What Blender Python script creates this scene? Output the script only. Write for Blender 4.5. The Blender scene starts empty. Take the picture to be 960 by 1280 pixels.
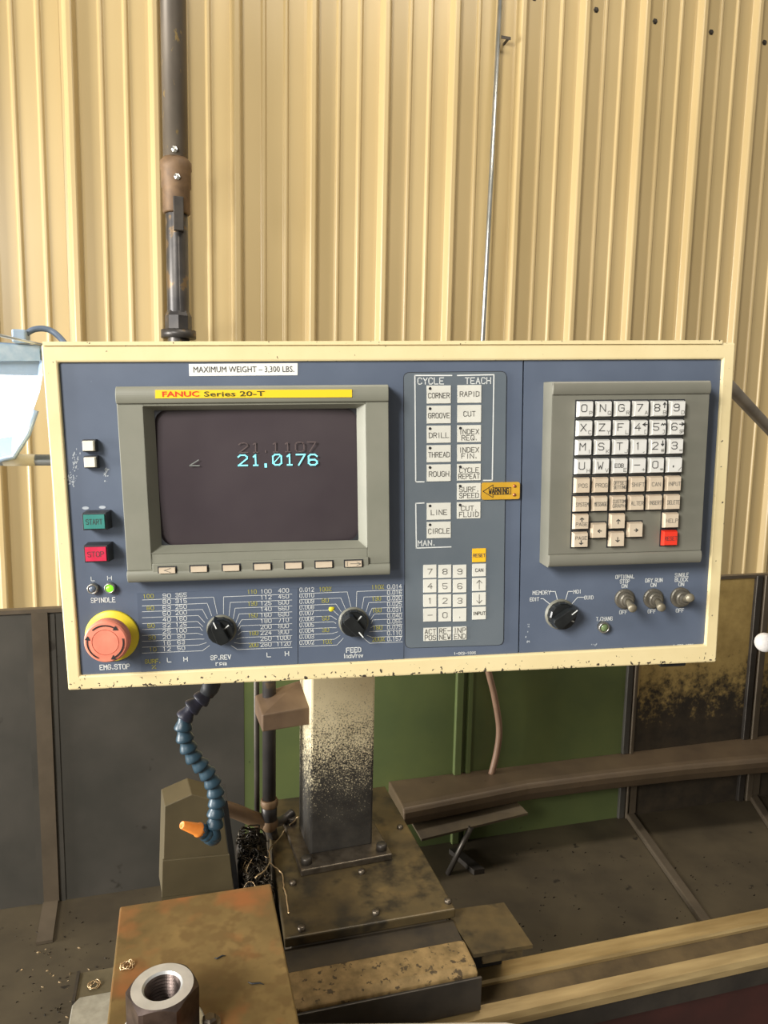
import bpy, math, random
from mathutils import Vector, Matrix
random.seed(7)
PI = math.pi
sc = bpy.context.scene
col = sc.collection
def lin(c):
    return tuple(((v/255)/12.92 if v/255 <= .04045 else ((v/255+.055)/1.055)**2.4) for v in c) + (1,)

# ------------------------------------------------------------------ camera
CAM = Vector((0, 0, 1.5)); FPX = 903.34
yaw, pit, rol = (math.radians(a) for a in (15.817, 7.387, 1.13))
fw = Vector((math.sin(yaw)*math.cos(pit), math.cos(yaw)*math.cos(pit), -math.sin(pit)))
rt0 = Vector((math.cos(yaw), -math.sin(yaw), 0)); up0 = rt0.cross(fw)
rt = math.cos(rol)*rt0 + math.sin(rol)*up0; up = -math.sin(rol)*rt0 + math.cos(rol)*up0
cd = bpy.data.cameras.new('camera'); cd.sensor_fit = 'HORIZONTAL'; cd.sensor_width = 36; cd.lens = FPX/960*36; cd.clip_start = .02
cam = bpy.data.objects.new('camera', cd); col.objects.link(cam)
cam.matrix_world = Matrix.Translation(CAM) @ Matrix((rt, up, -fw)).transposed().to_4x4()
sc.camera = cam

# ------------------------------------------------------------------ light
w = bpy.data.worlds.new('workshop_air'); sc.world = w; w.use_nodes = True
w.node_tree.nodes['Background'].inputs[0].default_value = (1.0, .93, .82, 1)
w.node_tree.nodes['Background'].inputs[1].default_value = .22
def area(name, loc, aim, sx, sy, power, colr):
    d = bpy.data.lights.new(name, 'AREA'); d.shape = 'RECTANGLE'; d.size = sx; d.size_y = sy; d.energy = power; d.color = colr
    o = bpy.data.objects.new(name, d); col.objects.link(o); o.location = loc
    o.rotation_euler = (Vector(aim)-Vector(loc)).to_track_quat('-Z', 'Y').to_euler()
    return o
area('bay_door_daylight', (-2.5, -1.3, 2.9), (.3, .8, 1.35), 1.15, 1.15, 150, (1, .975, .93))
area('side_window_daylight', (-5.4, 1.15, 1.3), (1.5, 2.9, 1.8), 1.6, 2.2, 480, (1, .98, .94))
area('ceiling_lamp_light', (1.1, 1.25, 4.5), (1.1, 1.35, 1.0), 2.4, .5, 48, (1, .92, .8))
vs = sc.view_settings
vs.view_transform = 'Standard'; vs.look = 'None'; vs.gamma = 1; vs.use_curve_mapping = False; vs.exposure = .35

# ------------------------------------------------------------------ pixel -> place (960 x 1280 frame)
def ray(px, py):
    return rt*((px-480)/FPX) - up*((py-640)/FPX) + fw
def onY(px, py, Y):
    r = ray(px, py); return CAM + r*(Y/r.y)
def onZ(px, py, Z):
    r = ray(px, py); return CAM + r*((Z-CAM.z)/r.z)
# control panel pose (TL corner and axes) measured from its four corners
PT = Vector((-.11248779, .68305824, 1.5+.05650272)); PW = .62; PH = .3089
PX = Vector((.983, -.1811, .0311)).normalized(); PZ = Vector((-.0338, -.0116, .9994)); PZ = (PZ - PX*PZ.dot(PX)).normalized(); PY = PZ.cross(PX)
PO = PT + PX*(PW/2) - PZ*PH
def pl(px, py, h=0):
    """pixel -> (x, z) on the control panel, h metres proud of its frame"""
    r = ray(px, py); P = PT - PY*h
    p = CAM + r*((P-CAM).dot(PY)/r.dot(PY)) - PO
    return p.dot(PX), p.dot(PZ)

# ------------------------------------------------------------------ materials
MATS = {}
def nt(name):
    m = bpy.data.materials.new(name); m.use_nodes = True; MATS[name] = m
    t = m.node_tree; return m, t, t.nodes['Principled BSDF']
def N(t, typ, **kw):
    n = t.nodes.new(typ)
    for k, v in kw.items():
        if k.startswith('i_'): n.inputs[k[2:].replace('_', ' ')].default_value = v
        else: setattr(n, k, v)
    return n
def ramp(t, src, stops):
    r = N(t, 'ShaderNodeValToRGB'); e = r.color_ramp.elements
    while len(e) < len(stops): e.new(.5)
    for el, (p, c) in zip(e, stops): el.position = p; el.color = c if len(c) == 4 else lin(c)
    t.links.new(src, r.inputs[0]); return r.outputs[0]
def mix(t, fac, a, b):
    m = N(t, 'ShaderNodeMix', data_type='RGBA')
    if isinstance(fac, float): m.inputs[0].default_value = fac
    else: t.links.new(fac, m.inputs[0])
    for s, i in ((a, 6), (b, 7)):
        if isinstance(s, tuple): m.inputs[i].default_value = s if len(s) == 4 else lin(s)
        else: t.links.new(s, m.inputs[i])
    return m.outputs[2]
def coords(t, space='Object', scale=(1, 1, 1), loc=(0, 0, 0)):
    tc = N(t, 'ShaderNodeTexCoord'); mp = N(t, 'ShaderNodeMapping'); mp.inputs['Scale'].default_value = scale; mp.inputs['Location'].default_value = loc
    t.links.new(tc.outputs[space], mp.inputs[0]); return mp.outputs[0]
def noise(t, vec, scale, detail=4, rough=.55):
    n = N(t, 'ShaderNodeTexNoise'); n.inputs['Scale'].default_value = scale; n.inputs['Detail'].default_value = detail; n.inputs['Roughness'].default_value = rough
    t.links.new(vec, n.inputs['Vector']); return n.outputs[0]
def bump(t, b, src, strength=.2, dist=.001):
    n = N(t, 'ShaderNodeBump'); n.inputs['Strength'].default_value = strength; n.inputs['Distance'].default_value = dist
    t.links.new(src, n.inputs['Height']); t.links.new(n.outputs[0], b.inputs['Normal'])
def flat(name, c, rough=.5, metal=0, emit=0, spec=None):
    m, t, b = nt(name); b.inputs['Base Color'].default_value = lin(c); b.inputs['Roughness'].default_value = rough; b.inputs['Metallic'].default_value = metal
    if spec is not None: b.inputs['Specular IOR Level'].default_value = spec
    if emit: b.inputs['Emission Color'].default_value = lin(c); b.inputs['Emission Strength'].default_value = emit
    return m
def varied(name, c1, c2, scale=25, rough=.5, metal=0, spots=None, bmp=.15, stretch=(1, 1, 1), space='Object', fine=None):
    """two tone noise colour; spots = (colour, scale, threshold)"""
    m, t, b = nt(name); v = coords(t, space, stretch)
    n1 = noise(t, v, scale); c = ramp(t, n1, [(.35, c1), (.65, c2)])
    if fine: c = mix(t, ramp(t, noise(t, v, fine[1], 2), [(.45, (0, 0, 0, 1)), (.6, (1, 1, 1, 1))]), c, fine[0])
    if spots:
        n2 = noise(t, v, spots[1], 3, .6); f = ramp(t, n2, [(spots[2], (0, 0, 0, 1)), (spots[2]+(spots[3] if len(spots) > 3 else .05), (1, 1, 1, 1))]); c = mix(t, f, c, spots[0])
    t.links.new(c, b.inputs['Base Color']); b.inputs['Roughness'].default_value = rough; b.inputs['Metallic'].default_value = metal
    if bmp: bump(t, b, n1, bmp)
    return m
def grimed(name, paint1, paint2, grime1, grime2, z0, z1, scale=30, speck=120, rough=.55, nfac=.5, wb=None):
    wb = nfac if wb is None else wb
    """paint buried under grime that starts in blotches between object heights z1 (clean) and z0 (all grime)"""
    m, t, b = nt(name); v = coords(t)
    sx = N(t, 'ShaderNodeSeparateXYZ'); t.links.new(v, sx.inputs[0])
    mr = N(t, 'ShaderNodeMapRange'); mr.inputs[1].default_value = z0; mr.inputs[2].default_value = z1; t.links.new(sx.outputs[2], mr.inputs[0])
    na = noise(t, v, scale, 6, .65); nb = noise(t, v, speck, 4, .7)
    a = N(t, 'ShaderNodeMath', operation='MULTIPLY_ADD'); t.links.new(na, a.inputs[0]); a.inputs[1].default_value = nfac*2; 
    t.links.new(mr.outputs[0], a.inputs[2])
    a2 = N(t, 'ShaderNodeMath', operation='MULTIPLY_ADD'); t.links.new(nb, a2.inputs[0]); a2.inputs[1].default_value = wb*2; t.links.new(a.outputs[0], a2.inputs[2])
    f = N(t, 'ShaderNodeMapRange'); f.inputs[1].default_value = .38+nfac+wb; f.inputs[2].default_value = .62+nfac+wb; t.links.new(a2.outputs[0], f.inputs[0])
    c = mix(t, f.outputs[0], ramp(t, na, [(.35, grime1), (.65, grime2)]), ramp(t, na, [(.35, paint1), (.65, paint2)]))
    t.links.new(c, b.inputs['Base Color']); b.inputs['Roughness'].default_value = rough; bump(t, b, nb, .2)
    return m
def chipped(name, c1, c2, chip, low, high, th, rough=.4):
    """cream paint with chips, more of them towards the lower rim where hands and swarf hit it"""
    m, t, b = nt(name); v = coords(t)
    sx = N(t, 'ShaderNodeSeparateXYZ'); t.links.new(v, sx.inputs[0])
    mr = N(t, 'ShaderNodeMapRange'); mr.inputs[1].default_value = low; mr.inputs[2].default_value = high; mr.inputs[3].default_value = th[0]; mr.inputs[4].default_value = th[1]
    t.links.new(sx.outputs[2], mr.inputs[0])
    n = noise(t, v, 240, 3, .55); s = N(t, 'ShaderNodeMath', operation='GREATER_THAN'); t.links.new(n, s.inputs[0]); t.links.new(mr.outputs[0], s.inputs[1])
    c = mix(t, s.outputs[0], ramp(t, noise(t, v, 18), [(.35, c1), (.65, c2)]), chip)
    t.links.new(c, b.inputs['Base Color']); b.inputs['Roughness'].default_value = rough; bump(t, b, n, .06)
    return m

wall_m = varied('wall_paint', (184, 161, 113), (197, 174, 127), 1.6, .33, spots=((160, 128, 76), 26, .76), bmp=0, stretch=(1, 1, .35))
floor_m = varied('concrete', (96, 92, 86), (120, 114, 106), 4, .8)
cream = chipped('cream_paint', (226, 207, 156), (233, 215, 166), (70, 62, 52), .001, .013, (.585, .70))
blue = varied('blue_grey_paint', (87, 97, 114), (95, 105, 122), 14, .42, spots=((150, 160, 172), 60, .78), bmp=.03)
blue2 = varied('blue_grey_print_plate', (83, 93, 110), (88, 98, 115), 14, .4, bmp=.02)
bezel_m = varied('bezel_grey', (124, 124, 110), (132, 131, 117), 20, .42, bmp=.03)
keyhouse_m = varied('keypad_grey', (112, 111, 99), (120, 118, 106), 20, .42, bmp=.03)
memb_m = varied('membrane_grey', (96, 105, 112), (103, 111, 117), 20, .4, bmp=.02)
key_w = varied('key_white', (208, 206, 198), (217, 215, 208), 60, .4, bmp=0)
key_t = varied('key_tan', (196, 178, 154), (206, 190, 166), 60, .4, bmp=0)
memkey = varied('membrane_key_white', (216, 214, 202), (224, 222, 210), 60, .45, bmp=0)
memyel = flat('membrane_key_yellow', (246, 190, 40), .45)
key_r = flat('key_red', (226, 56, 36), .4)
key_g = varied('start_green', (58, 128, 120), (66, 138, 128), 80, .35, bmp=0)
key_s = varied('stop_red', (200, 40, 70), (214, 52, 82), 80, .35, bmp=0)
cap_cream = varied('button_cream', (232, 222, 200), (240, 232, 212), 60, .4, bmp=0)
ink = flat('ink_dark', (62, 62, 60), .5)
ink_grey = flat('ink_grey', (96, 94, 88), .5)
print_w = flat('print_white', (222, 224, 220), .5)
print_y = flat('print_yellow', (178, 172, 70), .5)
paint_y = flat('paint_dab_yellow', (228, 214, 50), .5)
black = varied('black_plastic', (22, 24, 24), (32, 34, 34), 60, .28, bmp=0)
blackmat = flat('black_frame', (38, 40, 44), .5)
sticker_m = flat('sticker_white', (238, 236, 228), .5)
ink_black = flat('ink_black', (40, 40, 42), .5)
yel_strip = flat('name_strip_yellow', (247, 203, 38), .4)
red_print = flat('print_red', (222, 58, 30), .4)
grn_print = flat('print_olive', (70, 74, 30), .4)
warn_m = varied('warning_tag_yellow', (196, 150, 40), (208, 162, 50), 60, .4, bmp=0)
copper = flat('copper_rivet', (190, 120, 90), .35, .8)
estop_y = varied('estop_yellow', (222, 200, 40), (232, 210, 50), 40, .45, bmp=0)
estop_r = varied('estop_faded_red', (222, 128, 104), (232, 142, 116), 60, .45, bmp=.02)
chrome = varied('dull_chrome', (150, 148, 140), (176, 172, 162), 60, .35, .9)
lamp_off = flat('lamp_clear', (96, 106, 120), .15)
lamp_grn = flat('lamp_green_lit', (120, 225, 40), .3, emit=.9)
lamp_dim = flat('lamp_dim_green', (110, 128, 86), .2)
screen_m = varied('crt_glass', (62, 54, 58), (76, 68, 70), 6, .14, bmp=0)
phos = flat('phosphor_cyan', (130, 225, 235), .5, emit=.6)
phos_d = flat('phosphor_grey', (120, 124, 118), .5, emit=.12)
phos_g = flat('phosphor_ghost', (92, 78, 76), .5, emit=.02)
lamp_white = flat('led_diffuser', (235, 245, 255), .4, emit=9)
lamp_body = varied('lamp_blue_grey', (150, 170, 192), (168, 188, 208), 30, .35, .3, bmp=0)
rubber = flat('cable_rubber', (88, 102, 120), .5)
steel_dark = varied('dark_steel', (62, 58, 54), (82, 76, 68), 14, .45, .6, bmp=.1)
pipe_m = varied('pipe_black_iron', (58, 56, 56), (84, 80, 76), 9, .4, .5, spots=((112, 92, 66), 18, .6))
coup_m = varied('coupling_rust', (104, 82, 60), (126, 100, 72), 22, .6, .2)
galv = varied('galvanised', (176, 178, 172), (200, 200, 194), 12, .3, .9, bmp=0)
hose_b = varied('hose_blue', (26, 48, 60), (36, 62, 76), 40, .4, bmp=0)
hose_k = varied('hose_dark', (28, 34, 44), (44, 44, 62), 40, .45, bmp=0)
hose_o = varied('nozzle_orange', (214, 122, 44), (226, 138, 58), 60, .45, bmp=0)
post_m = grimed('column_paint', (222, 208, 170), (232, 219, 182), (40, 38, 36), (58, 55, 50), .02, .34, 30, 420, .45, .2, .8)
guard_dark = varied('guard_dark_steel', (68, 66, 60), (84, 80, 73), 5, .5, .25, spots=((56, 52, 46), 16, .66), bmp=.08)
guard_green = varied('guard_green_paint', (84, 96, 58), (98, 108, 62), 5, .5, spots=((44, 50, 30), 34, .70), bmp=.06)
guard_cream = grimed('guard_cream_paint', (158, 132, 76), (186, 158, 96), (48, 42, 34), (70, 60, 46), .12, .54, 22, 70, .6, .38)
strip_m = varied('strip_steel', (86, 76, 62), (102, 90, 74), 12, .5, .3)
pan_m = varied('pan_floor_dirt', (66, 58, 45), (86, 76, 58), 6, .5, .2, spots=((46, 40, 31), 30, .66), bmp=.2)
shelf_m = varied('shelf_brown_steel', (84, 70, 54), (98, 82, 62), 9, .45, .2, spots=((70, 56, 42), 26, .68))
rail_m = varied('way_oily_steel', (138, 116, 76), (186, 162, 114), 34, .38, .4, spots=((96, 80, 54), 22, .6, .15), stretch=(.14, 1, 1))
groove_m = varied('way_groove_brown', (70, 58, 40), (98, 82, 56), 20, .5, .2)
bed_red = varied('bed_dark_red', (54, 26, 22), (66, 31, 26), 12, .55)
rust = varied('rusty_block', (100, 82, 48), (140, 116, 72), 9, .5, .3, spots=((150, 96, 54), 13, .48, .2), bmp=.15, fine=((112, 90, 54), 60))
saddle_m = varied('saddle_oily', (54, 48, 37), (112, 94, 60), 10, .42, .3, spots=((48, 42, 32), 26, .52, .16), bmp=.2, fine=((86, 74, 50), 22))
saddle_d = varied('saddle_dark', (52, 46, 38), (74, 64, 48), 20, .5, .3)
saddle_t = varied('saddle_tan_crust', (112, 92, 56), (150, 124, 80), 60, .7, .1, spots=((74, 60, 38), 90, .58), bmp=.4)
cover_m = varied('cover_olive_steel', (80, 71, 50), (94, 84, 60), 10, .55, .2)
nut_m = varied('nut_bright_steel', (200, 200, 198), (216, 216, 214), 60, .32, .5, bmp=.05)
nut_side = varied('nut_dark_flats_bore_shade', (70, 60, 56), (110, 96, 90), 40, .35, .8)
bolt_m = varied('bolt_steel', (88, 80, 70), (120, 110, 96), 60, .4, .8)
swarf_m = varied('swarf_dark', (30, 27, 23), (66, 58, 46), 60, .35, .6, bmp=0)
swarf_l = varied('swarf_bright', (190, 160, 120), (214, 190, 150), 60, .3, .7, bmp=0)
knob_w = varied('knob_white', (226, 222, 220), (236, 233, 230), 30, .35, spots=((180, 160, 120), 60, .68), bmp=0)
block_s = varied('block_silver', (150, 146, 132), (172, 168, 154), 60, .45, .4, bmp=.2)
bar_m = varied('bar_pale_grey', (206, 198, 184), (218, 210, 196), 40, .45)

# ------------------------------------------------------------------ mesh builder
class MB:
    def __init__(s): s.v = []; s.f = []; s.m = []; s.sm = []
    def add(s, vs, fs, mi=0, smooth=False):
        o = len(s.v); s.v += [Vector(p) for p in vs]
        for f in fs: s.f.append([i+o for i in f]); s.m.append(mi); s.sm.append(smooth)
        return s
    def box(s, a, b, mi=0, taper=0, tdir='-y'):
        (x0, y0, z0), (x1, y1, z1) = a, b
        V = [(x, y, z) for z in (z0, z1) for y in (y0, y1) for x in (x0, x1)]
        if taper and tdir == '-y':
            V = [(x+(taper if x == x0 else -taper), y, z+(taper if z == z0 else -taper)) if y == y0 else (x, y, z) for x, y, z in V]
        if taper and tdir == 'z':
            V = [(x+(taper if x == x0 else -taper), y+(taper if y == y0 else -taper), z) if z == z1 else (x, y, z) for x, y, z in V]
        return s.add(V, [(0, 2, 3, 1), (4, 5, 7, 6), (0, 1, 5, 4), (1, 3, 7, 5), (3, 2, 6, 7), (2, 0, 4, 6)], mi)
    def hexa(s, bot, top, mi=0):
        n = len(bot)
        return s.add(list(bot)+list(top), [tuple(range(n))[::-1], tuple(range(n, 2*n))]+[(i, (i+1) % n, n+(i+1) % n, n+i) for i in range(n)], mi)
    def extrude(s, prof, axis, a, b, mi=0, caps=True, smooth=False):
        """prof: list of 2D points, axis 'x' (prof=(y,z)), 'y' (prof=(x,z)), 'z' (prof=(x,y))"""
        def P(p, t): return {'x': (t, p[0], p[1]), 'y': (p[0], t, p[1]), 'z': (p[0], p[1], t)}[axis]
        n = len(prof); V = [P(p, a) for p in prof]+[P(p, b) for p in prof]
        s.add(V, [(i, (i+1) % n, n+(i+1) % n, n+i) for i in range(n)], mi, smooth)
        if caps: s.add(V, [tuple(range(n)), tuple(range(n, 2*n))[::-1]], mi)
        return s
    def lathe(s, prof, c, axis, n=24, mi=0, smooth=True, mis=None):
        """prof: (radius, height) along axis from c"""
        ax = Vector(axis).normalized(); t = Vector((0, 0, 1)) if abs(ax.z) < .9 else Vector((1, 0, 0))
        u = ax.cross(t).normalized(); v = ax.cross(u); c = Vector(c)
        V = []
        for r, h in prof:
            for k in range(n):
                a = 2*PI*k/n; V.append(c+ax*h+(u*math.cos(a)+v*math.sin(a))*r)
        for j in range(len(prof)-1):
            s.add([V[j*n+k] for k in range(n)]+[V[(j+1)*n+k] for k in range(n)], [(k, (k+1) % n, n+(k+1) % n, n+k) for k in range(n)], mis[j] if mis else mi, smooth)
        for j in (0, len(prof)-1):
            if prof[j][0] > 1e-6: s.add([V[j*n+k] for k in range(n)], [tuple(range(n))], mis[min(j, len(prof)-2)] if mis else mi)
        return s
    def tube(s, pts, r, n=10, mi=0, caps=True):
        pts = [Vector(p) for p in pts]; rs = r if isinstance(r, (list, tuple)) else [r]*len(pts); V = []; u = None
        for i, p in enumerate(pts):
            d = (pts[min(i+1, len(pts)-1)]-pts[max(i-1, 0)]).normalized()
            if u is None: u = d.orthogonal().normalized()
            u = (u-d*u.dot(d)).normalized(); v = d.cross(u)
            V += [p+(u*math.cos(2*PI*k/n)+v*math.sin(2*PI*k/n))*rs[i] for k in range(n)]
        F = [(j*n+k, j*n+(k+1) % n, (j+1)*n+(k+1) % n, (j+1)*n+k) for j in range(len(pts)-1) for k in range(n)]
        s.add(V, F, mi, True)
        if caps: s.add(V[:n], [tuple(range(n))[::-1]], mi); s.add(V[-n:], [tuple(range(n))], mi)
        return s
    def build(s, name, mats, parent=None, origin=(0, 0, 0), bevel=0, fix=True):
        O = Vector(origin); me = bpy.data.meshes.new(name)
        me.from_pydata([tuple(p-O) for p in s.v], [], s.f)
        for m in (mats if isinstance(mats, (list, tuple)) else [mats]): me.materials.append(m)
        me.polygons.foreach_set('material_index', s.m); me.polygons.foreach_set('use_smooth', s.sm); me.update()
        if fix:
            import bmesh
            bm = bmesh.new(); bm.from_mesh(me); bmesh.ops.remove_doubles(bm, verts=bm.verts, dist=1e-7); bmesh.ops.recalc_face_normals(bm, faces=bm.faces); bm.to_mesh(me); bm.free()
        o = bpy.data.objects.new(name, me); col.objects.link(o); ORG[o.name] = O
        if parent is not None: o.parent = parent; o.location = O-ORG[parent.name]
        else: o.location = O
        if bevel:
            b = o.modifiers.new('bevel', 'BEVEL'); b.width = bevel; b.segments = 2; b.limit_method = 'ANGLE'; b.angle_limit = .6
        return o
ORG = {}
def empty(name, loc):
    o = bpy.data.objects.new(name, None); col.objects.link(o); o.location = loc; o.empty_display_size = .05; ORG[o.name] = Vector(loc); return o
def tag(o, label, cat, group=None):
    o['label'] = label; o['category'] = cat
    if group: o['group'] = group
    return o
def arc(c, r, a0, a1, n):
    return [(c[0]+r*math.cos(a0+(a1-a0)*i/n), c[1]+r*math.sin(a0+(a1-a0)*i/n)) for i in range(n+1)]
def smooth_path(P, n=8):
    P = [Vector(p) for p in P]; out = []
    for i in range(len(P)-1):
        a, b, c, d = P[max(i-1, 0)], P[i], P[i+1], P[min(i+2, len(P)-1)]
        for k in range(n):
            t = k/n; out.append(.5*((2*b)+(c-a)*t+(2*a-5*b+4*c-d)*t*t+(3*b-a-3*c+d)*t**3))
    return out+[P[-1]]

# ------------------------------------------------------------------ lettering: a single-stroke engraver's alphabet
G = dict(A='002640 1232', B='00063645443303 3342413000', C='4536160501103041', D='00062645412000', E='46060040 0333', F='460600 0333', G='45361605011030414323',
 H='0006 4046 0343', I='2026', J='4641301001', K='0006 4602 1340', L='060040', M='0006234640', N='00064046', O='100105163645413010', P='00063645443303',
 Q='100105163645413010 2240', R='00063645443303 2340', S='453616050413334241301001', T='0646 2620', U='060110304146', V='062046', W='0610233046', X='0046 0640', Y='062346 2320', Z='06460040')
G.update({'0': G['O'], '1': '152620', '2': '05163645440040', '3': '0516364544334241301001 3313', '4': '360242 3034', '5': '460603334241301001', '6': '453616050110304142331302', '7': '064610',
 '8': '13040516364544331302011030414233', '9': '011030414536160504133344', '.': '2021', ',': '2110', '-': '0343', '+': '0343 2125', '/': '0046', '%': '0046 0506161505 3031414030', '=': '0242 0444',
 '#': '1016 3036 0242 0444', '*': '2125 0442 0244', '[': '36161030', ']': '16363010', '~': '021402 3432', '↑': '2026 042644', '↓': '2620 022042', '←': '0343 250321', '→': '0343 254321', 'w': '0214223442',
 'r': '0004 021434', 'm': '00040314234 0', 'i': '2024 2526', 'n': '0004 0314344340', 'c': '4334140301103041', 'h': '0006 0314344340', 'e': '024243341403011030', 'v': '042044', 'p': '00043443413101', '|': '152620 1030'})
G['m'] = '0004 03142320 23344340'
def seg(mb, a, b, wd, y, mi):
    d = Vector((b[0]-a[0], b[1]-a[1])); L = d.length
    if L < 1e-9: return
    d /= L; n = Vector((-d.y, d.x))*wd/2; e = d*wd*.5
    q = [(a[0]-e.x+n.x, a[1]-e.y+n.y), (b[0]+e.x+n.x, b[1]+e.y+n.y), (b[0]+e.x-n.x, b[1]+e.y-n.y), (a[0]-e.x-n.x, a[1]-e.y-n.y)]
    mb.add([(p[0], y, p[1]) for p in q], [(0, 1, 2, 3)], mi)
def stroke(mb, s, cx, cz, h, wd, y, mi=0, width=None, align='c'):
    """text centred at (cx, cz) in the panel's x-z plane, cap height h, total width"""
    adv = [(.5 if ch in '. ' else .6 if ch in 'I,' else 1.0) for ch in s]; gap = .42
    tot = sum(adv)+gap*(len(s)-1)
    cw = h*.62 if width is None else width/tot
    x = {'c': cx-cw*tot/2, 'l': cx, 'r': cx-cw*tot}[align]
    for ch, a in zip(s, adv):
        g = G.get(ch)
        if g:
            off = -(1-a)/2
            for pol in g.split():
                P = [(x+(int(pol[i])/4+off)*cw, cz-h/2+int(pol[i+1])/6*h) for i in range(0, len(pol), 2)]
                for p, q in zip(P, P[1:]): seg(mb, p, q, wd, y, mi)
        x += (a+gap)*cw
def pxm(px, py, h=0):
    a = pl(px-5, py, h); b = pl(px+5, py, h); return math.hypot(b[0]-a[0], b[1]-a[1])/10
def ptext(mb, s, px, py, hp, wp, h, lw=.9, mi=0):
    """text by pixel centre, cap height and width in pixels, printed on the panel plane h"""
    k = pxm(px, py, h); x, z = pl(px, py, h); stroke(mb, s, x, z, hp*k, lw*k, -(h+.00025), mi, wp*k)
def pline(mb, pts, h, lw=.9, mi=0):
    k = pxm(*pts[0], h); P = [pl(*p, h) for p in pts]
    for a, b in zip(P, P[1:]): seg(mb, a, b, lw*k, -(h+.00025), mi)
def bfont(mb, s, x, z, h, width, y, mi=0, bold=0):
    """built-in outline lettering from x, baseline z"""
    c = bpy.data.curves.new('lettering', 'FONT'); c.body = s; c.size = 1; c.resolution_u = 2; c.offset = bold
    o = bpy.data.objects.new('lettering', c); col.objects.link(o); bpy.context.view_layer.update()
    me = bpy.data.meshes.new_from_object(o.evaluated_get(bpy.context.evaluated_depsgraph_get()))
    xs = [v.co.x for v in me.vertices]; ys = [v.co.y for v in me.vertices]; x0, x1 = min(xs), max(xs); cap = .72
    V = [(x+(v.co.x-x0)/(x1-x0)*width, y, z+v.co.y/cap*h) for v in me.vertices]
    mb.add(V, [tuple(p.vertices) for p in me.polygons], mi)
    bpy.data.objects.remove(o); bpy.data.curves.remove(c); bpy.data.meshes.remove(me)

# ================================================================== the setting
fl = MB().box((-4, -2.5, -.05), (6, 3.3, 0)).build('floor', floor_m); fl['kind'] = 'structure'
# corrugated wall: sheets of three ribs, 305 mm apart
WY = 3.112; RX0 = -.371; PIT = .3048
wb = MB().box((RX0-6.6*PIT, WY+.012, 0), (RX0+15.6*PIT, WY+.05, 4.6)).build('wall_back', wall_m, origin=(0, WY, 0)); wb['kind'] = 'structure'
def sheet():
    prof = []
    for k in range(3):
        c = k*PIT
        prof += [(c-.036, 0), (c-.025, -.001), (c-.022, -.004), (c-.0135, -.026), (c-.011, -.030), (c-.007, -.032), (c+.007, -.032), (c+.011, -.030), (c+.0135, -.026), (c+.022, -.004), (c+.025, -.001), (c+.036, 0)]
        for mc in (PIT/3+.006, 2*PIT/3-.006):
            prof += [(c+mc-.013, 0), (c+mc-.010, -.001), (c+mc-.006, -.0065), (c+mc-.003, -.008), (c+mc+.003, -.008), (c+mc+.006, -.0065), (c+mc+.010, -.001), (c+mc+.013, 0)]
    prof.append((3*PIT-.036, 0)); return prof
sh_me = None
screw_me = None
for j in range(7):
    x0 = RX0+(j*3-6)*PIT; y = WY-.0008*(j % 2)
    if sh_me is None:
        P = sheet(); m = MB(); n = len(P)
        m.add([(p[0], p[1], z) for z in (0, 4.6) for p in P], [(i, i+1, n+i+1, n+i) for i in range(n-1)])
        o = m.build('wall_sheet', wall_m, wb, (0, 0, 0), fix=False); so = o.modifiers.new('gauge', 'SOLIDIFY'); so.thickness = .0012; so.offset = 1; sh_me = o.data; o0 = o
    else:
        o = o0.copy(); col.objects.link(o)
    o.location = Vector((x0, y, 0))-ORG[wb.name]
    ORG[o.name] = Vector((x0, y, 0))
    for k in range(3):
        if j*3+k-6 < 5: continue
        if screw_me is None:
            s = MB().lathe([(.013, 0), (.013, .002), (.0085, .003), (.0085, .008), (0, .009)], (0, 0, 0), (0, -1, 0), 6, smooth=False).build('screw', steel_dark, o); screw_me = s
        else:
            s = screw_me.copy(); col.objects.link(s); s.parent = o
        s.location = (k*PIT+.056, -.001, 3.325)

# black iron stack pipe with coupling
pipe = tag(empty('vertical_pipe', (.002, 2.985, 0)), 'thick black iron vertical pipe with rusty coupling in front of corrugated wall', 'pipe')
pp = (.002, 2.985)
z = lambda py: onY(222, py, 2.985).z
MB().lathe([(.046, 0), (.046, 4.6-z(205))], (pp[0], pp[1], z(205)), (0, 0, 1), 24).build('upper_pipe', varied('pipe_upper', (98, 90, 80), (122, 112, 98), 6, .45, .4, spots=((150, 128, 84), 40, .64), stretch=(1, 1, .4)), pipe, (pp[0], pp[1], z(205)))
MB().lathe([(.041, 0), (.041, z(262)-.02)], (pp[0], pp[1], 0), (0, 0, 1), 24).build('lower_pipe', pipe_m, pipe, (pp[0], pp[1], 0))
c = MB().lathe([(.046, 0), (.051, .004), (.051, .09), (.055, .095), (.055, .155), (.058, .16), (.058, .185), (.05, .195), (.046, .2)], (pp[0], pp[1], z(268)), (0, 0, 1), 24).build('coupling', coup_m, pipe, (pp[0], pp[1], z(268)))
for dz, dx in ((.12, .004), (.215, -.004)):
    MB().lathe([(.012, 0), (.012, .01), (.006, .012), (0, .013)], (pp[0]+dx, pp[1]-.05, z(268)+dz), (0, -1, 0), 6, smooth=False).build('bolt', galv, c, (pp[0]+dx, pp[1]-.05, z(268)+dz))
MB().box((pp[0]-.012, pp[1]-.055, z(292)), (pp[0]+.026, pp[1]-.03, z(250))).build('hasp_plate', steel_dark, pipe, (pp[0], pp[1]-.05, z(292)), bevel=.003)
MB().lathe([(.05, 0), (.05, .05), (.041, .07)], (pp[0], pp[1], z(412)), (0, 0, 1), 8, smooth=False).lathe([(.066, 0), (.066, .03)], (pp[0], pp[1], z(423)), (0, 0, 1), 20).build('flange', pipe_m, pipe, (pp[0], pp[1], z(423)))
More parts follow.
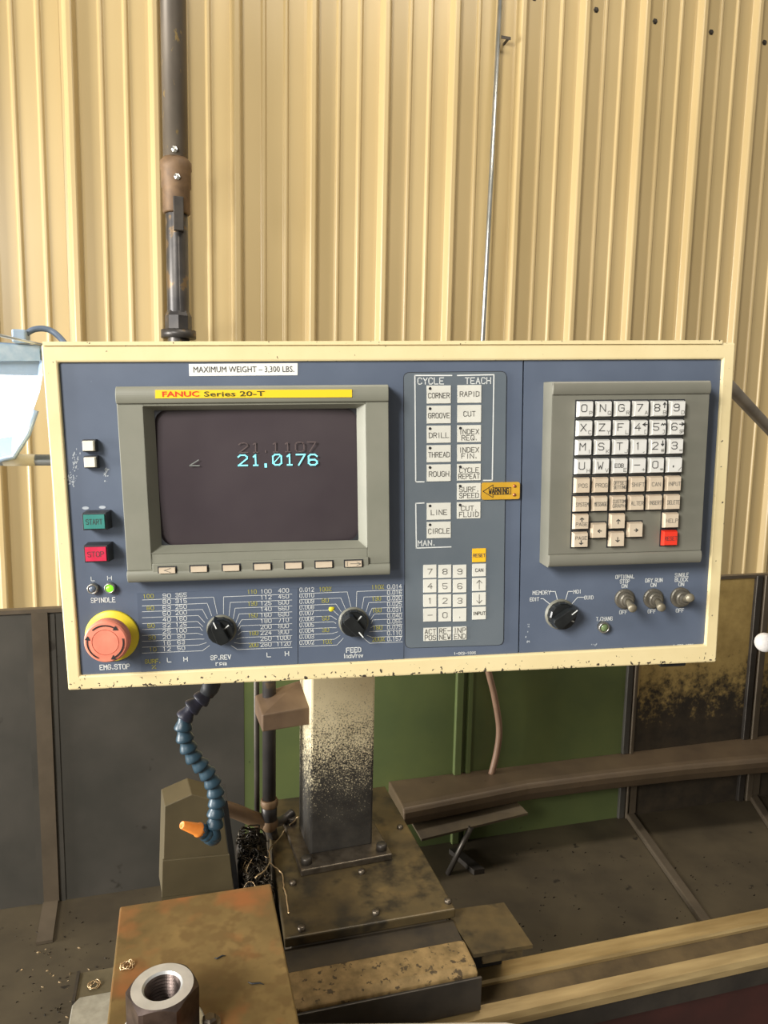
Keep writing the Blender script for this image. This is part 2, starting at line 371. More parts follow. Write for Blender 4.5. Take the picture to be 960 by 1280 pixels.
# thin galvanised conduit
cx0 = onY(627, 0, 3.06); cx1 = onY(605, 425, 3.06); dx = (cx0.x-cx1.x)/(cx0.z-cx1.z)
con = tag(empty('conduit', (cx1.x, 3.06, 0)), 'thin shiny galvanised conduit running up the corrugated wall', 'conduit')
MB().tube([(cx1.x-dx*cx1.z, 3.075, 0), (cx0.x+dx*(4.5-cx0.z), 3.075, 4.5)], .0105, 14).build('tube', galv, con, (cx1.x, 3.06, 0))
cp = onY(630, 48, 3.07)
MB().box((cp.x-.016, 3.0615, cp.z-.006), (cp.x+.028, 3.0645, cp.z+.006)).box((cp.x+.014, 3.063, cp.z-.008), (cp.x+.02, 3.112, cp.z+.002)).build('clip', steel_dark, con, cp)

# ================================================================== machine: splash guard behind
SY = 1.5; GT = onY(480, 741, SY).z; GB = .5
X = lambda px, py=900: onY(px, py, SY).x
sg = tag(empty('splash_guard', (.5, SY, GB)), 'sheet metal splash guard of grey, green and grimy cream panels behind the chip pan', 'splash guard')
xs = (-1.3, X(305), X(786), X(934), 2.6)
MB().box((xs[0], SY, GB), (xs[1], SY+.004, GT)).build('panel', guard_dark, sg, (xs[0], SY, GB))['label'] = 'dark grey steel panel'
MB().box((xs[1], SY+.001, GB), (xs[2], SY+.005, GT)).build('panel', guard_green, sg, (xs[1], SY, GB))['label'] = 'green painted panel'
MB().box((xs[2], SY, GB), (xs[3], SY+.004, GT)).build('panel', guard_cream, sg, (xs[2], SY, GB))['label'] = 'cream panel with grime over its lower half'
MB().box((xs[3], SY, GB), (xs[4], SY+.004, GT)).build('panel', guard_cream, sg, (xs[3], SY, GB))
for a, b, d, mt in ((568, 577, .010, guard_green), (583, 589, .008, guard_green), (779, 786, .008, guard_dark), (787, 791, .012, strip_m), (928, 935, .010, steel_dark), (937, 944, .014, strip_m)):
    MB().box((X(a), SY-d, .673), (X(b), SY+.004, GT)).build('seam_flange', mt, sg, (X(a), SY, .673), bevel=.002)   # above the shelf
    MB().box((X(a), SY-d, GB), (X(b), SY+.004, .641)).build('seam_flange', mt, sg, (X(a), SY, GB), bevel=.002)   # below it
MB().box((xs[0], SY-.006, GT-.006), (xs[4], SY+.012, GT+.002)).build('top_rim', strip_m, sg, (0, SY, GT))
dp = onY(797, 868, SY-.002)
MB().hexa([(dp.x+a, SY, dp.z+b) for a, b in ((-.005, 0), (0, -.009), (.006, 0), (.005, .012), (.007, .08), (-.001, .08), (-.003, .012))], [(dp.x+a*.7, SY-.002, dp.z+b) for a, b in ((-.005, 0), (0, -.008), (.006, 0), (.005, .012), (.007, .08), (-.001, .08), (-.003, .012))]).build('paint_drip', varied('drip_tan', (168, 140, 88), (180, 152, 98), 40, .5, bmp=0), sg, dp)
# flat strip bent onto the pan floor
a, b = onY(43, 840, SY).x, onY(63, 840, SY).x
m = MB().box((a, SY-.007, GB), (b, SY-.0015, GT-.005)); f0 = onZ(46, 1182, GB)
m.hexa([(a-.002, SY-.006, GB), (b-.002, SY-.006, GB), (b+.006, f0.y, GB+.001), (a+.006, f0.y, GB+.001)], [(a-.002, SY-.006, GB+.006), (b-.002, SY-.006, GB+.006), (b+.006, f0.y, GB+.007), (a+.006, f0.y, GB+.007)])
tag(m.build('steel_strip', strip_m, None, (a, SY, GB)), 'flat grey steel strip running down the dark panel and bent onto the pan floor', 'metal strip')
for dx_ in (-.012, .006):
    MB().box((a+dx_, SY-.002, GB), (b+dx_+.006, SY, GT-.01)).build('backing_strip', guard_dark, sg, (a+dx_, SY, GB))
# floor of the chip pan
pan = tag(empty('chip_pan', (.5, 1.2, 0)), 'dirty brown steel chip pan floor with raised angle bars across it', 'chip pan')
MB().box((-1.3, .86, GB-.03), (2.6, SY+.03, GB)).build('pan_floor', pan_m, pan, (.5, 1.2, GB))
MB().box((-1.2, .9, 0), (2.5, SY, GB-.03)).build('plinth', steel_dark, pan, (.5, 1.2, 0))
def angle(p0, p1, wd):
    d = Vector((p1.x-p0.x, p1.y-p0.y, 0)); d.normalize(); n = Vector((d.y, -d.x, 0))*wd*-.5
    q = [p0+n, p0-n, p1-n, p1+n]; u = Vector((0, 0, .014))
    m = MB().hexa(q, [p+u for p in q])
    MB().box((p0.x-.011, SY-.012, GB+.014), (p0.x+.011, SY, GB+.13)).build('upright', strip_m, sg, (p0.x, SY, GB))
    m.build('angle_bar', strip_m, pan, p0, bevel=.003)
pA = onZ(781, 1016, GB); pB = onZ(877, 1150, GB); pA.y = SY-.002
angle(pA, Vector((pA.x+(pB.x-pA.x)*1.45, pA.y+(pB.y-pA.y)*1.45, GB)), .022)
pC = onZ(932, 992, GB); pD = onZ(985, 1068, GB); pC.y = SY-.002
angle(pC, Vector((pC.x+(pD.x-pC.x)*1.5, pC.y+(pD.y-pC.y)*1.5, GB)), .022)

# brown shelf along the guard
SZ = .67
fr = [(505, 1013), (540, 1006), (600, 994), (660, 982), (760, 969), (860, 958), (960, 949), (1100, 935), (1250, 921)]
F = [onZ(*p, SZ) for p in fr]; m = MB(); prevr = None; V = []
for p in F:
    row = [(p.x, SY+.0015, SZ+.004), (p.x, p.y+.02, SZ+.003), (p.x, p.y+.006, SZ), (p.x, p.y, SZ-.008), (p.x, p.y-.001, SZ-.02), (p.x, p.y+.006, SZ-.04), (p.x, p.y+.03, SZ-.044), (p.x, SY+.0015, SZ-.03)]
    V.append(row)
n = 8
m.add([q for r in V for q in r], [(j*n+k, j*n+(k+1) % n, (j+1)*n+(k+1) % n, (j+1)*n+k) for j in range(len(V)-1) for k in range(n)])
m.add(V[0], [tuple(range(n))]); m.add(V[-1], [tuple(range(n))[::-1]])
tag(m.build('guard_shelf', shelf_m, None, (1, SY, SZ), bevel=.003), 'long brown steel shelf with rounded front lip along the splash guard', 'shelf')
q = [onZ(*p, zz) for p, zz in (((508, 1016), .6275), ((645, 1001), .6275), ((660, 1016), .618), ((527, 1049), .612))]
u = Vector((0, 0, -.005)); m = MB().hexa([p+u for p in q], q)
tag(m.build('deflector_plate', varied('deflector_brown', (74, 64, 50), (94, 82, 62), 12, .5, .2), None, (.6, 1.4, .61)), 'short brown steel plate tucked under the left end of the shelf', 'metal plate')
m = MB(); p = onZ(560, 1082, .52); p2 = onZ(582, 1050, .6)
m.tube([(p.x, p.y, .5), (p2.x+.02, p2.y+.02, .6145)], .006, 8)
tag(m.build('brace_rod', steel_dark, None, (p.x, p.y, .5)), 'thin dark slanting rod under the short brown plate', 'rod')
p = onZ(590, 1092, .505)
tag(MB().hexa([(p.x-.02, p.y+.09, .5), (p.x, p.y+.09, .5), (p.x+.03, p.y, .5), (p.x+.005, p.y, .5)], [(p.x-.02, p.y+.09, .512), (p.x, p.y+.09, .512), (p.x+.03, p.y, .512), (p.x+.005, p.y, .512)]).build('scrap_bar', steel_dark, None, p), 'short dark flat bar lying on the pan floor beside the saddle', 'metal bar')

# ================================================================== lathe bed
bed = tag(empty('lathe_bed', (.6, .8, 0)), 'dark red lathe bed carrying long oily tan slideways', 'lathe bed')
BX0, BX1 = -.7, 2.3
MB().extrude([(.853, .722), (.853, .738), (.85, .74), (.824, .74), (.821, .737), (.821, .722)], 'x', BX0, BX1).build('slideway', rail_m, bed, (.6, .83, .72))
MB().extrude([(.821, .722), (.821, .733), (.79, .733), (.79, .722)], 'x', BX0, BX1).build('way_groove', groove_m, bed, (.6, .8, .72))
MB().extrude([(.79, .722), (.79, .735), (.786, .74), (.768, .737), (.764, .731), (.764, .722)], 'x', BX0, BX1).build('slideway', rail_m, bed, (.6, .78, .72))
MB().extrude([(.857, .722), (.857, 0), (.79, 0), (.79, .722)], 'x', BX0, BX1).build('bed_casting', bed_red, bed, (.6, .8, 0))
MB().box((BX0, .772, .688), (BX1, .79, .7222)).build('way_side', steel_dark, bed, (.6, .78, .69))
# ================================================================== saddle
sd = tag(empty('saddle', (.24, .95, .5)), 'oily brown saddle casting with bolted top plate under the cream column', 'saddle')
MB().box((.13, .87, .5), (.352, 1.21, .806)).build('casting', saddle_d, sd, (.24, 1, .5), bevel=.003)
MB().hexa([(.122, .868, .806), (.362, .868, .806), (.358, 1.22, .806), (.135, 1.22, .806)], [(.122, .868, .82), (.362, .868, .82), (.358, 1.22, .82), (.135, 1.22, .82)]).build('top_plate', saddle_m, sd, (.24, 1, .806), bevel=.002)
MB().extrude([(.87, .741), (.87, .803), (.832, .8), (.832, .741)], 'x', .122, .358).build('ledge', saddle_d, sd, (.24, .85, .74))
MB().extrude([(.832, .741), (.832, .801), (.79, .798), (.781, .792), (.781, .741)], 'x', .12, .36).build('front_ledge', saddle_t, sd, (.24, .8, .74), bevel=.002)
MB().box((.116, .777, .741), (.364, .781, .788)).build('wiper_plate', steel_dark, sd, (.24, .78, .74), bevel=.001)
for px, py in ((377, 1162), (470, 1142), (560, 1128), (452, 1091), (366, 1105), (500, 1035)):
    p = onZ(px, py, .82)
    MB().lathe([(.0052, -.002), (.0052, .004), (.003, .0055), (0, .0055)], p, (0, 0, 1), 10).build('bolt', bolt_m, sd, p)
p = [onZ(*q, .8) for q in ((556, 1138), (630, 1128), (666, 1181), (592, 1193))]
m = MB().hexa([v+Vector((0, 0, -.005)) for v in p][::-1], p[::-1]); m.box((.378, .807, .78), (.436, .811, .797), 0); m.box((.375, .845, .741), (.425, .88, .796), 1)
tag(m.build('bracket_plate', [saddle_m, blackmat], None, (.4, .85, .741)), 'small square oily plate sticking out beside the saddle', 'bracket')
# ================================================================== column
th = math.radians(3); CZ = .82
cc = onZ(387, 1076, CZ); ux = Vector((math.cos(th), math.sin(th), 0)); uy = Vector((-math.sin(th), math.cos(th), 0))
co = cc+ux*.051+uy*.04
colm = tag(empty('support_column', co), 'cream painted square steel column with black grime below, carrying the control panel', 'column')
colm.rotation_euler = (0, 0, th); ORG[colm.name] = Vector((0, 0, 0))
MB().box((-.051, -.04, .008), (.051, .04, .62)).build('post', post_m, colm, (0, 0, 0), bevel=.004)
MB().box((-.072, -.075, 0), (.072, .07, .01)).build('base_plate', bolt_m, colm, (0, 0, 0), bevel=.0015)
for x, y in ((-.06, -.058), (.06, -.058), (-.06, .055), (.06, .055)):
    MB().lathe([(.0085, .009), (.0085, .018), (.0065, .02), (0, .019)], (x, y, 0), (0, 0, 1), 12).build('bolt', steel_dark, colm, (x, y, 0))
MB().box((-.04, -.335, .50), (.04, .0, .58)).build('arm', cream, colm, (0, 0, .5), bevel=.003)
m = MB().hexa([(-.122, -.03, .213), (-.05, -.03, .216), (-.05, .04, .216), (-.122, .04, .213)], [(-.122, -.03, .240), (-.05, -.03, .244), (-.05, .04, .262), (-.122, .04, .244)])
m.build('pipe_clamp', varied('clamp_brown', (92, 74, 58), (112, 92, 72), 20, .5, .2), colm, (-.09, 0, .213), bevel=.002)
# coolant pipes beside it
cpz = onY(336, 850, 1.09)
cpipe = tag(empty('coolant_pipe', (.128, 1.09, .5)), 'dark steel coolant pipe with collar and elbow clamped beside the cream column', 'pipe')
zc = onY(340, 1000, 1.09).z
MB().tube([(.128, 1.09, zc), (.128, 1.09, 1.38)], .0105, 14).build('riser', pipe_m, cpipe, (.128, 1.09, zc))
jz = onY(336, 1029, 1.09).z
MB().lathe([(.0125, 0), (.0140, .003), (.0140, .010), (.0125, .013)], (.128, 1.09, zc-.010), (0, 0, 1), 16).build('collar', coup_m, cpipe, (.128, 1.09, zc))
MB().tube([(.128, 1.09, jz), (.128, 1.09, zc)], .0125, 16).build('lower_riser', pipe_m, cpipe, (.128, 1.09, jz))
MB().lathe([(.0145*math.sin(PI*k/8), -.0145*math.cos(PI*k/8)) for k in range(9)], (.128, 1.09, jz), (0, 0, 1), 16).build('junction', coup_m, cpipe, (.128, 1.09, jz))
e = [Vector((.128, 1.09, jz)), onY(316, 1023, 1.093), onY(294, 1014, 1.097), onY(274, 1008, 1.10)]
MB().tube(smooth_path(e, 5), .0115, 14).build('elbow', coup_m, cpipe, e[1])
e = [Vector((.128, 1.09, jz)), onY(352, 1026, 1.118), onY(366, 1016, 1.132)]
MB().tube(smooth_path(e, 5), .0075, 12).build('branch_pipe', pipe_m, cpipe, e[1])
MB().tube([(.128, 1.09, jz), (.138, 1.102, .8195)], [.010, .007], 12).build('drop_pipe', pipe_m, cpipe, (.13, 1.09, .82))
tag(MB().tube([(.112, 1.12, .5), (.111, 1.12, 1.38)], .0045, 10).build('thin_tube', steel_dark, None, (.111, 1.12, .5)), 'thin black tube standing behind the dark coolant pipe', 'tube')
# pinkish hose on the green panel
e = [onY(609, 830, SY-.02), onY(618, 870, SY-.02), onY(624, 910, SY-.02), onY(621, 940, SY-.02), onY(614, 968, SY-.02)]; e[-1].z = min(e[-1].z, SZ)
h0 = e[0].copy(); e = [Vector((h0.x-.02, SY+.025, GT-.08)), Vector((h0.x-.02, SY+.022, GT)), Vector((h0.x-.02, SY+.003, GT+.0095)), Vector((h0.x-.015, SY-.016, GT-.01)), Vector((h0.x-.008, SY-.02, GT-.08))]+e
tag(MB().tube(smooth_path(e, 6), .0075, 10).build('drain_hose', varied('hose_pink', (128, 100, 80), (146, 116, 94), 20, .5, bmp=0), None, e[-1]), 'thin brownish pink hose hanging against the green guard panel', 'hose')
# olive cover behind the rusty block
cv = tag(empty('way_cover', (.01, 1.0, .5)), 'olive brown sheet metal cover standing behind the rusty tool block', 'cover')
CY = .985
P1, P2, P3, P4, P5 = (onY(px, py, CY) for px, py in ((206, 1008), (240, 993), (277, 1003), (292, 1112), (203, 1122)))
bk = Vector((-.006, .05, 0)); ft = [P5, P4, P3, P2, P1]
MB().hexa([p+bk for p in ft], ft).build('face', cover_m, cv, P5, bevel=.001)
Q1, Q2 = onY(203, 1076, CY-.004), onY(287, 1068, CY-.004); Q3, Q4 = onY(292, 1112, CY-.004), onY(202, 1122, CY-.004)
MB().hexa([(Q4.x, CY-.004, .5), (Q3.x, CY-.004, .5), (Q3.x, CY+.05, .5), (Q4.x, CY+.05, .5)], [Q4, Q3, Vector((Q3.x, CY+.05, Q3.z)), Vector((Q4.x, CY+.05, Q4.z))]).build('lower_skirt', cover_m, cv, (P5.x, CY, .5))
MB().hexa([v+Vector((0, .005, 0)) for v in (Q4, Q3, Q2, Q1)], [Q4, Q3, Q2, Q1]).build('front_band', cover_m, cv, Q4, bevel=.0008)
E0 = [P4+Vector((.0005, -.003, 0)), P4+Vector((.008, .004, 0)), P3+Vector((.008, .004, 0)), P3+Vector((.0005, -.003, 0))]
MB().hexa(E0, [v+Vector((0, .05, 0)) for v in E0]).build('edge_strip', blackmat, cv, P4)
# ================================================================== tool block with nut
tb = tag(empty('tool_block', (.012, .76, .741)), 'rust coloured flat steel tool block with scattered chips in front of the column', 'tool block')
MB().hexa([(-.078, .56, .79), (.106, .56, .79), (.104, .871, .79), (-.08, .871, .79)], [(-.078, .56, .9), (.106, .56, .9), (.104, .871, .9), (-.08, .871, .9)]).build('block', rust, tb, (.012, .76, .79), bevel=.002)
MB().box((-.07, .57, .741), (.095, .86, .79)).build('slide_base', saddle_d, tb, (.012, .76, .741))
nc = onZ(203, 1232, .952); nc = Vector((nc.x, nc.y, .9))
nut = tag(empty('hex_nut', nc), 'large bright steel hex nut with threaded bore standing on the rusty block', 'nut')
hx = [(math.cos(math.radians(60*k-6)), math.sin(math.radians(60*k-6))) for k in range(6)]
RN = .0350; m = MB(); n = 48; V = []
# body: hexagon with chamfered round top, threaded bore
def hexr(a):
    a = (a+math.radians(6)) % (PI/3); return RN*math.cos(PI/6)/math.cos(a-PI/6)
rc = RN*math.cos(PI/6)*.965
rows = []
A = [2*PI*k/n for k in range(n)]
ring = lambda rf, zf: [(nc.x+rf(a)*math.cos(a), nc.y+rf(a)*math.sin(a), nc.z+zf(a)) for a in A]
rows.append(ring(hexr, lambda a: .006)); rows.append(ring(hexr, lambda a: .052-.75*(hexr(a)-rc))); rows.append(ring(lambda a: rc, lambda a: .052))
m.add([p for r in rows[:2] for p in r], [(k, (k+1) % n, n+(k+1) % n, n+k) for k in range(n)], 1)
m.add([p for r in rows[1:3] for p in r], [(k, (k+1) % n, n+(k+1) % n, n+k) for k in range(n)], 1)
bore = .0170; top = [ring(lambda a: rc, lambda a: .052), ring(lambda a: bore+.002, lambda a: .052), ring(lambda a: bore, lambda a: .050)]
for i in range(2): m.add([p for r in top[i:i+2] for p in r], [(k, (k+1) % n, n+(k+1) % n, n+k) for k in range(n)], 0)
zz = .05; last = top[2]; flip = 0
while zz > .01:
    zz -= .0018; flip ^= 1
    nx = ring(lambda a: bore-(.0016 if flip else 0), lambda a: zz); m.add(last+nx, [(k, (k+1) % n, n+(k+1) % n, n+k) for k in range(n)], 1); last = nx  # bore wears the dark flats colour, painting in the shade inside it
o = m.build('nut_body', [nut_m, nut_side, bolt_m], nut, nc, fix=True)
MB().lathe([(.040, 0), (.040, .005), (.038, .0062), (.019, .0062)], nc, (0, 0, 1), 32).build('washer', nut_m, nut, nc)
MB().lathe([(.0152, .0), (.0152, .022), (.011, .027), (0, .029)], nc, (0, 0, 1), 20).build('stud', nut_m, nut, nc)
p = onZ(262, 1276, .905); p.z = .9
m = MB().lathe([(.0075, 0), (.0075, .008), (.005, .01), (0, .01)], p, (0, 0, 1), 6, smooth=False).lathe([(.011, 0), (.011, .003)], p, (0, 0, 1), 16)
tag(m.build('clamp_screw', bolt_m, None, p), 'small dark hex screw on the rusty block right beside the large nut', 'screw')
# chips on the block
def curl(name, c, R, turns, wire, mat, lab, grp, flatz=True, n=40):
    pts = []
    for i in range(n):
        a = turns*2*PI*i/(n-1); r = R*(1-.55*i/(n-1))
        pts.append((c.x+r*math.cos(a)+random.uniform(-1, 1)*R*.12, c.y+r*math.sin(a)+random.uniform(-1, 1)*R*.12, c.z+wire+.0035*math.sin(a*1.7)**2))
    return tag(MB().tube(pts, wire, 5).build(name, mat, None, c), lab, 'metal chip', grp)
c0 = onZ(159, 1209, .9); curl('metal_chip', c0, .0075, 3.2, .0006, swarf_l, 'coiled bright metal chip on the oily left edge of the rusty block', None)
c0 = onZ(118, 1233, GB+.21)
for px, py, dx_, dy_, lb in ((275, 1197, .006, .001, 'dark short straight metal chip near the middle of the rusty block'), (320, 1230, .008, -.003, 'dark thin wavy chip near the saddle side edge of the rusty block')):
    p = onZ(px, py, .9); pts = [p+Vector((dx_*t, dy_*t+.0012*math.sin(4*t), .0008)) for t in (-1, -.5, 0, .5, 1)]
    tag(MB().tube(pts, [.0004, .0009, .001, .0008, .0003], 5).build('metal_chip', blackmat, None, p), lb, 'metal chip')
# silver block with plate beside the tool block
bp = [onZ(*q, .72) for q in ((92, 1245), (134, 1240))]
sb = tag(empty('clamp_block', (bp[0].x, bp[0].y-.05, .5)), 'pale silver steel block standing on the pan beside the rusty block', 'block')
y0 = bp[1].y
MB().hexa([(bp[0].x, y0-.09, .5), (-.08, y0-.09, .5), (-.08, y0, .5), (bp[0].x+.008, y0, .5), (bp[0].x, y0-.012, .5)], [(bp[0].x, y0-.09, .72), (-.08, y0-.09, .72), (-.08, y0, .72), (bp[0].x+.008, y0, .72), (bp[0].x, y0-.012, .72)]).build('body', block_s, sb, (bp[0].x, y0, .5), bevel=.0015)
MB().box((bp[0].x+.002, y0, .5), (-.082, y0+.055, .712)).build('rear_step', varied('step_olive', (92, 84, 64), (108, 98, 76), 30, .5, .2), sb, (bp[0].x, y0, .5))
MB().box((bp[0].x-.002, y0, .5), (bp[0].x+.002, y0+.055, .716)).build('step_edge', steel_dark, sb, (bp[0].x, y0, .5))
p = onZ(118, 1233, .713); curl('metal_chip', p, .009, 2.6, .0007, swarf_l, 'coiled bright metal chip on the step behind the silver block', None)
# pale bar in front
q0, q1 = onZ(376, 1277, .8), onZ(632, 1276, .8)
m = MB().hexa([(.12, .5, 0), (.4, .5, 0), (.4, q1.y-.005, 0), (q1.x, q1.y, 0), (.12, q0.y, 0)], [(.12, .5, .8), (.4, .5, .8), (.4, q1.y-.02, .8), (q1.x, q1.y, .8), (.12, q0.y, .8)])
tag(m.build('apron_cover', bar_m, None, (.25, .6, 0), bevel=.004), 'pale grey cover edge in front of the tan slideways', 'cover')
# swarf
moundz = lambda y: .79+(y-.93)/.142*.062
def nest(name, c, spread, count, mat, wire):
    m = MB()
    for i in range(count):
        p = Vector((random.uniform(.082, .113), c.y+random.uniform(-1, 1)*spread[1], 0)); p.z = moundz(p.y)+random.uniform(0, spread[2])
        R = random.uniform(.004, .011); ax = Vector((random.gauss(0, 1), random.gauss(0, 1), random.gauss(0, 1))).normalized(); u = ax.orthogonal().normalized(); v = ax.cross(u)
        a0 = random.uniform(0, 6); T = random.uniform(1, 3); pit_ = random.uniform(.002, .008)
        pts = [p+(u*math.cos(a0+a)+v*math.sin(a0+a))*R*(1+.1*math.sin(3*a))+ax*pit_*a/6 for a in [T*2*PI*k/26 for k in range(27)]]
        for q in pts: q.x = min(max(q.x, .0745), .1205); q.y = min(q.y, 1.070); q.z = max(q.z, moundz(q.y)-.004)
        m.tube(pts, wire*random.uniform(.6, 1.5), 4)
    o = m.build(name, mat, None, c); return o
nc_ = onY(325, 1055, 1.03)
nx_, ny_ = 9, 20; heap = MB(); T = []
for a in range(ny_+1):
    for b in range(nx_+1):
        yy = .93+.142*a/ny_; edge = min(a, b, nx_-b, ny_-a) == 0
        T.append(Vector((.0735+.047*b/nx_, yy, moundz(yy)+(-.012 if edge else random.uniform(-.006, .006)))))
W_ = nx_+1
heap.add(T, [(a*W_+b, a*W_+b+1, (a+1)*W_+b+1, (a+1)*W_+b) for a in range(ny_) for b in range(nx_)], 0, True)
rim = [b for b in range(W_)]+[a*W_+nx_ for a in range(1, ny_+1)]+[ny_*W_+b for b in range(nx_-1, -1, -1)]+[a*W_ for a in range(ny_-1, 0, -1)]
K = len(rim); low = [Vector((T[k].x, T[k].y, .4995)) for k in rim]
heap.add([T[k] for k in rim]+low, [(k, (k+1) % K, K+(k+1) % K, K+k) for k in range(K)]); heap.add(low, [tuple(range(K))])
hp = tag(heap.build('swarf_heap', varied('swarf_mud', (24, 21, 18), (52, 44, 34), 80, .45, .3, bmp=.6), None, (nc_.x, 1.06, .5)), 'dark oily mound of packed chips between cover and saddle', 'swarf'); hp['kind'] = 'stuff'
o = tag(nest('swarf_curls', Vector((.097, 1.01, .82)), (.016, .055, .016), 110, swarf_m, .0010), 'tangle of dark curled metal chips between cover and saddle', 'swarf'); o['kind'] = 'stuff'
o = tag(nest('bright_swarf_curls', Vector((.097, 1.015, .83)), (.016, .045, .018), 9, swarf_l, .00035), 'bright glinting curls scattered over the dark chip tangle', 'swarf'); o['kind'] = 'stuff'
def wavy(P, rad, lab, o_):
    P = smooth_path(P, 5); P = [p+Vector((random.uniform(-1, 1), random.uniform(-1, 1), 0))*.0009 for p in P]
    return tag(MB().tube(P, rad, 6).build('long_chip', swarf_l, None, o_), lab, 'metal chip')
tip = onY(373, 1021, 1.104)
wavy([tip, onZ(357, 1037, .8225), onZ(347, 1051, .8222)]+[Vector((p.x, p.y, max(p.z, moundz(p.y)+.002))) for p in (onY(337, 1064, 1.04), onY(337, 1078, 1.01), onY(330, 1089, .985), onY(319, 1097, .97))], .0012, 'long bright wavy chip draped over the dark chip tangle', tip)
hg = [Vector((p.x, p.y, max(p.z, moundz(p.y)+.002))) for p in (onY(337, 1079, 1.01),)]
wavy(hg+[onZ(*q_, .8222) for q_ in ((352, 1092), (355, 1110), (359, 1126), (361, 1142))], .0011, 'long bright wavy chip lying along the left edge of the saddle plate', hg[0])
# chips sprinkled on the pan floor (left)
m = MB()
for k in range(110):
    px = random.gauss(75, 45); py = random.uniform(1140, 1279)
    if px < -60 or px > 150: continue
    p = onZ(px, py, GB); r = random.uniform(.0005, .0019); a = random.uniform(0, PI)
    d = Vector((math.cos(a), math.sin(a), 0))*r*2; e_ = Vector((-math.sin(a), math.cos(a), 0))*r*.7
    m.hexa([p-d, p+e_, p+d, p-e_], [p-d*.6+Vector((0, 0, r)), p+e_*.6+Vector((0, 0, r*1.4)), p+d*.6+Vector((0, 0, r)), p-e_*.6+Vector((0, 0, r*.8))], 0 if random.random() < .72 else 1)
o = tag(m.build('scattered_chips', [swarf_m, swarf_l], None, (-.25, 1.3, GB)), 'tiny metal chips sprinkled over the pan floor near the bent steel strip', 'swarf'); o['kind'] = 'stuff'
m = MB()
for k in range(120):
    px = random.uniform(640, 960); py = random.uniform(1060, 1200)
    p = onZ(px, py, GB); 
    if p.y < .9: continue
    r = random.uniform(.0004, .0018); d = Vector((r*2, r*.4, 0)); e_ = Vector((0, r, 0))
    m.hexa([p-d, p+e_, p+d, p-e_], [p-d*.6+Vector((0, 0, r)), p+e_*.6+Vector((0, 0, r)), p+d*.6+Vector((0, 0, r)), p-e_*.6+Vector((0, 0, r))], 0)
o = tag(m.build('scattered_chips', [swarf_m], None, (1, 1.2, GB)), 'tiny dark chips sprinkled over the pan floor around the angle bar', 'swarf'); o['kind'] = 'stuff'

# ================================================================== segmented coolant hose
hs = empty('coolant_hose', onY(262, 862, .77)); ORG[hs.name] = onY(262, 862, .77)
tag(hs, 'segmented blue coolant hose with orange nozzle hanging below the control panel', 'coolant hose')
hp_ = [(266, 845), (262, 862), (250, 876), (236, 888), (229, 902), (230, 918), (235, 934), (243, 948), (254, 960), (263, 972), (269, 988), (271, 1006), (269, 1022), (268, 1034), (265, 1046)]
path = smooth_path([onY(px, py, .77) for px, py in hp_], 10)
d = [0]
for a, b in zip(path, path[1:]): d.append(d[-1]+(b-a).length)
def at(s):
    for i in range(len(d)-1):
        if d[i+1] >= s: return path[i].lerp(path[i+1], (s-d[i])/max(1e-9, d[i+1]-d[i]))
    return path[-1]
s0 = (path[16]-path[0]).length*0+d[12]; ns = 15; L = (d[-1]-s0)/ns
for k in range(ns):
    a, b = at(s0+k*L), at(s0+(k+1)*L); ax = (b-a).normalized(); l = (b-a).length
    MB().lathe([(.0060, -.002), (.0064, .0), (.0066, l*.25), (.0078, l*.45), (.0092, l*.72), (.0098, l*.9), (.0094, l), (.0066, l+.0005)], a, ax, 16).build('segment', hose_k if k < 3 else hose_b, hs, a)
MB().tube([path[0]+Vector((0, 0, .035)), path[4], path[9], at(s0+.003)], [.011, .011, .0095, .008], 12).build('swivel_fitting', blackmat, hs, path[0])
a = onY(265, 1046, .77); b = onY(251, 1038, .765); c = onY(227, 1031, .755)
MB().lathe([(0, -.0105), (.006, -.0085), (.0092, -.003), (.0092, .004), (.0075, .008)], a, (b-a).normalized(), 16).build('elbow_segment', hose_b, hs, a)
MB().lathe([(.007, .004), (.0085, .006), (.0085, .0105), (.0070, .012), (.0078, .013), (.0078, (b-a).length+.003)], a, (b-a).normalized(), 16).build('segment', hose_b, hs, a)
MB().lathe([(.0078, .0), (.0078, .004), (.0066, .006), (.0042, (c-b).length-.001), (.0034, (c-b).length), (.0022, (c-b).length-.002)], b, (c-b).normalized(), 16).build('nozzle', hose_o, hs, b)['label'] = 'orange tapered nozzle'

# ================================================================== work lamp
LY = .87
def lq(px, py, y=LY): return onY(px, py, y)
lm = tag(empty('work_lamp', lq(-20, 575)), 'bright lit LED floodlight beside the left edge of the control panel', 'work lamp')
def ringpoly(P, y): return [Vector((lq(px, py).x, y, lq(px, py).z)) for px, py in P]
out = [(-112, 420), (54, 433), (56, 470), (52, 490), (30, 556), (18, 570), (-10, 575), (-100, 575), (-112, 560)]
inn = [(-100, 468), (48, 470), (47, 478), (42, 494), (24, 536), (16, 545), (-8, 549), (-92, 549), (-98, 545)]
O_ = ringpoly(out, LY-.012); I_ = ringpoly(inn, LY-.004); B_ = [Vector((p.x*1, LY+.035, p.z)) for p in O_]
cen = sum(B_, Vector())/len(B_); B_ = [cen+(p-cen)*.8 for p in B_]
n = len(O_); m = MB()
m.add(O_+I_, [(k, (k+1) % n, n+(k+1) % n, n+k) for k in range(n)]); m.add(O_+B_, [(k, (k+1) % n, n+(k+1) % n, n+k) for k in range(n)]); m.add(B_, [tuple(range(n))])
m.build('housing', lamp_body, lm, lq(-20, 575))
MB().add(I_+[p+Vector((0, .006, 0)) for p in I_], [tuple(range(n)), tuple(range(n, 2*n))]+[(k, (k+1) % n, n+(k+1) % n, n+k) for k in range(n)]).build('diffuser', lamp_white, lm, I_[0])
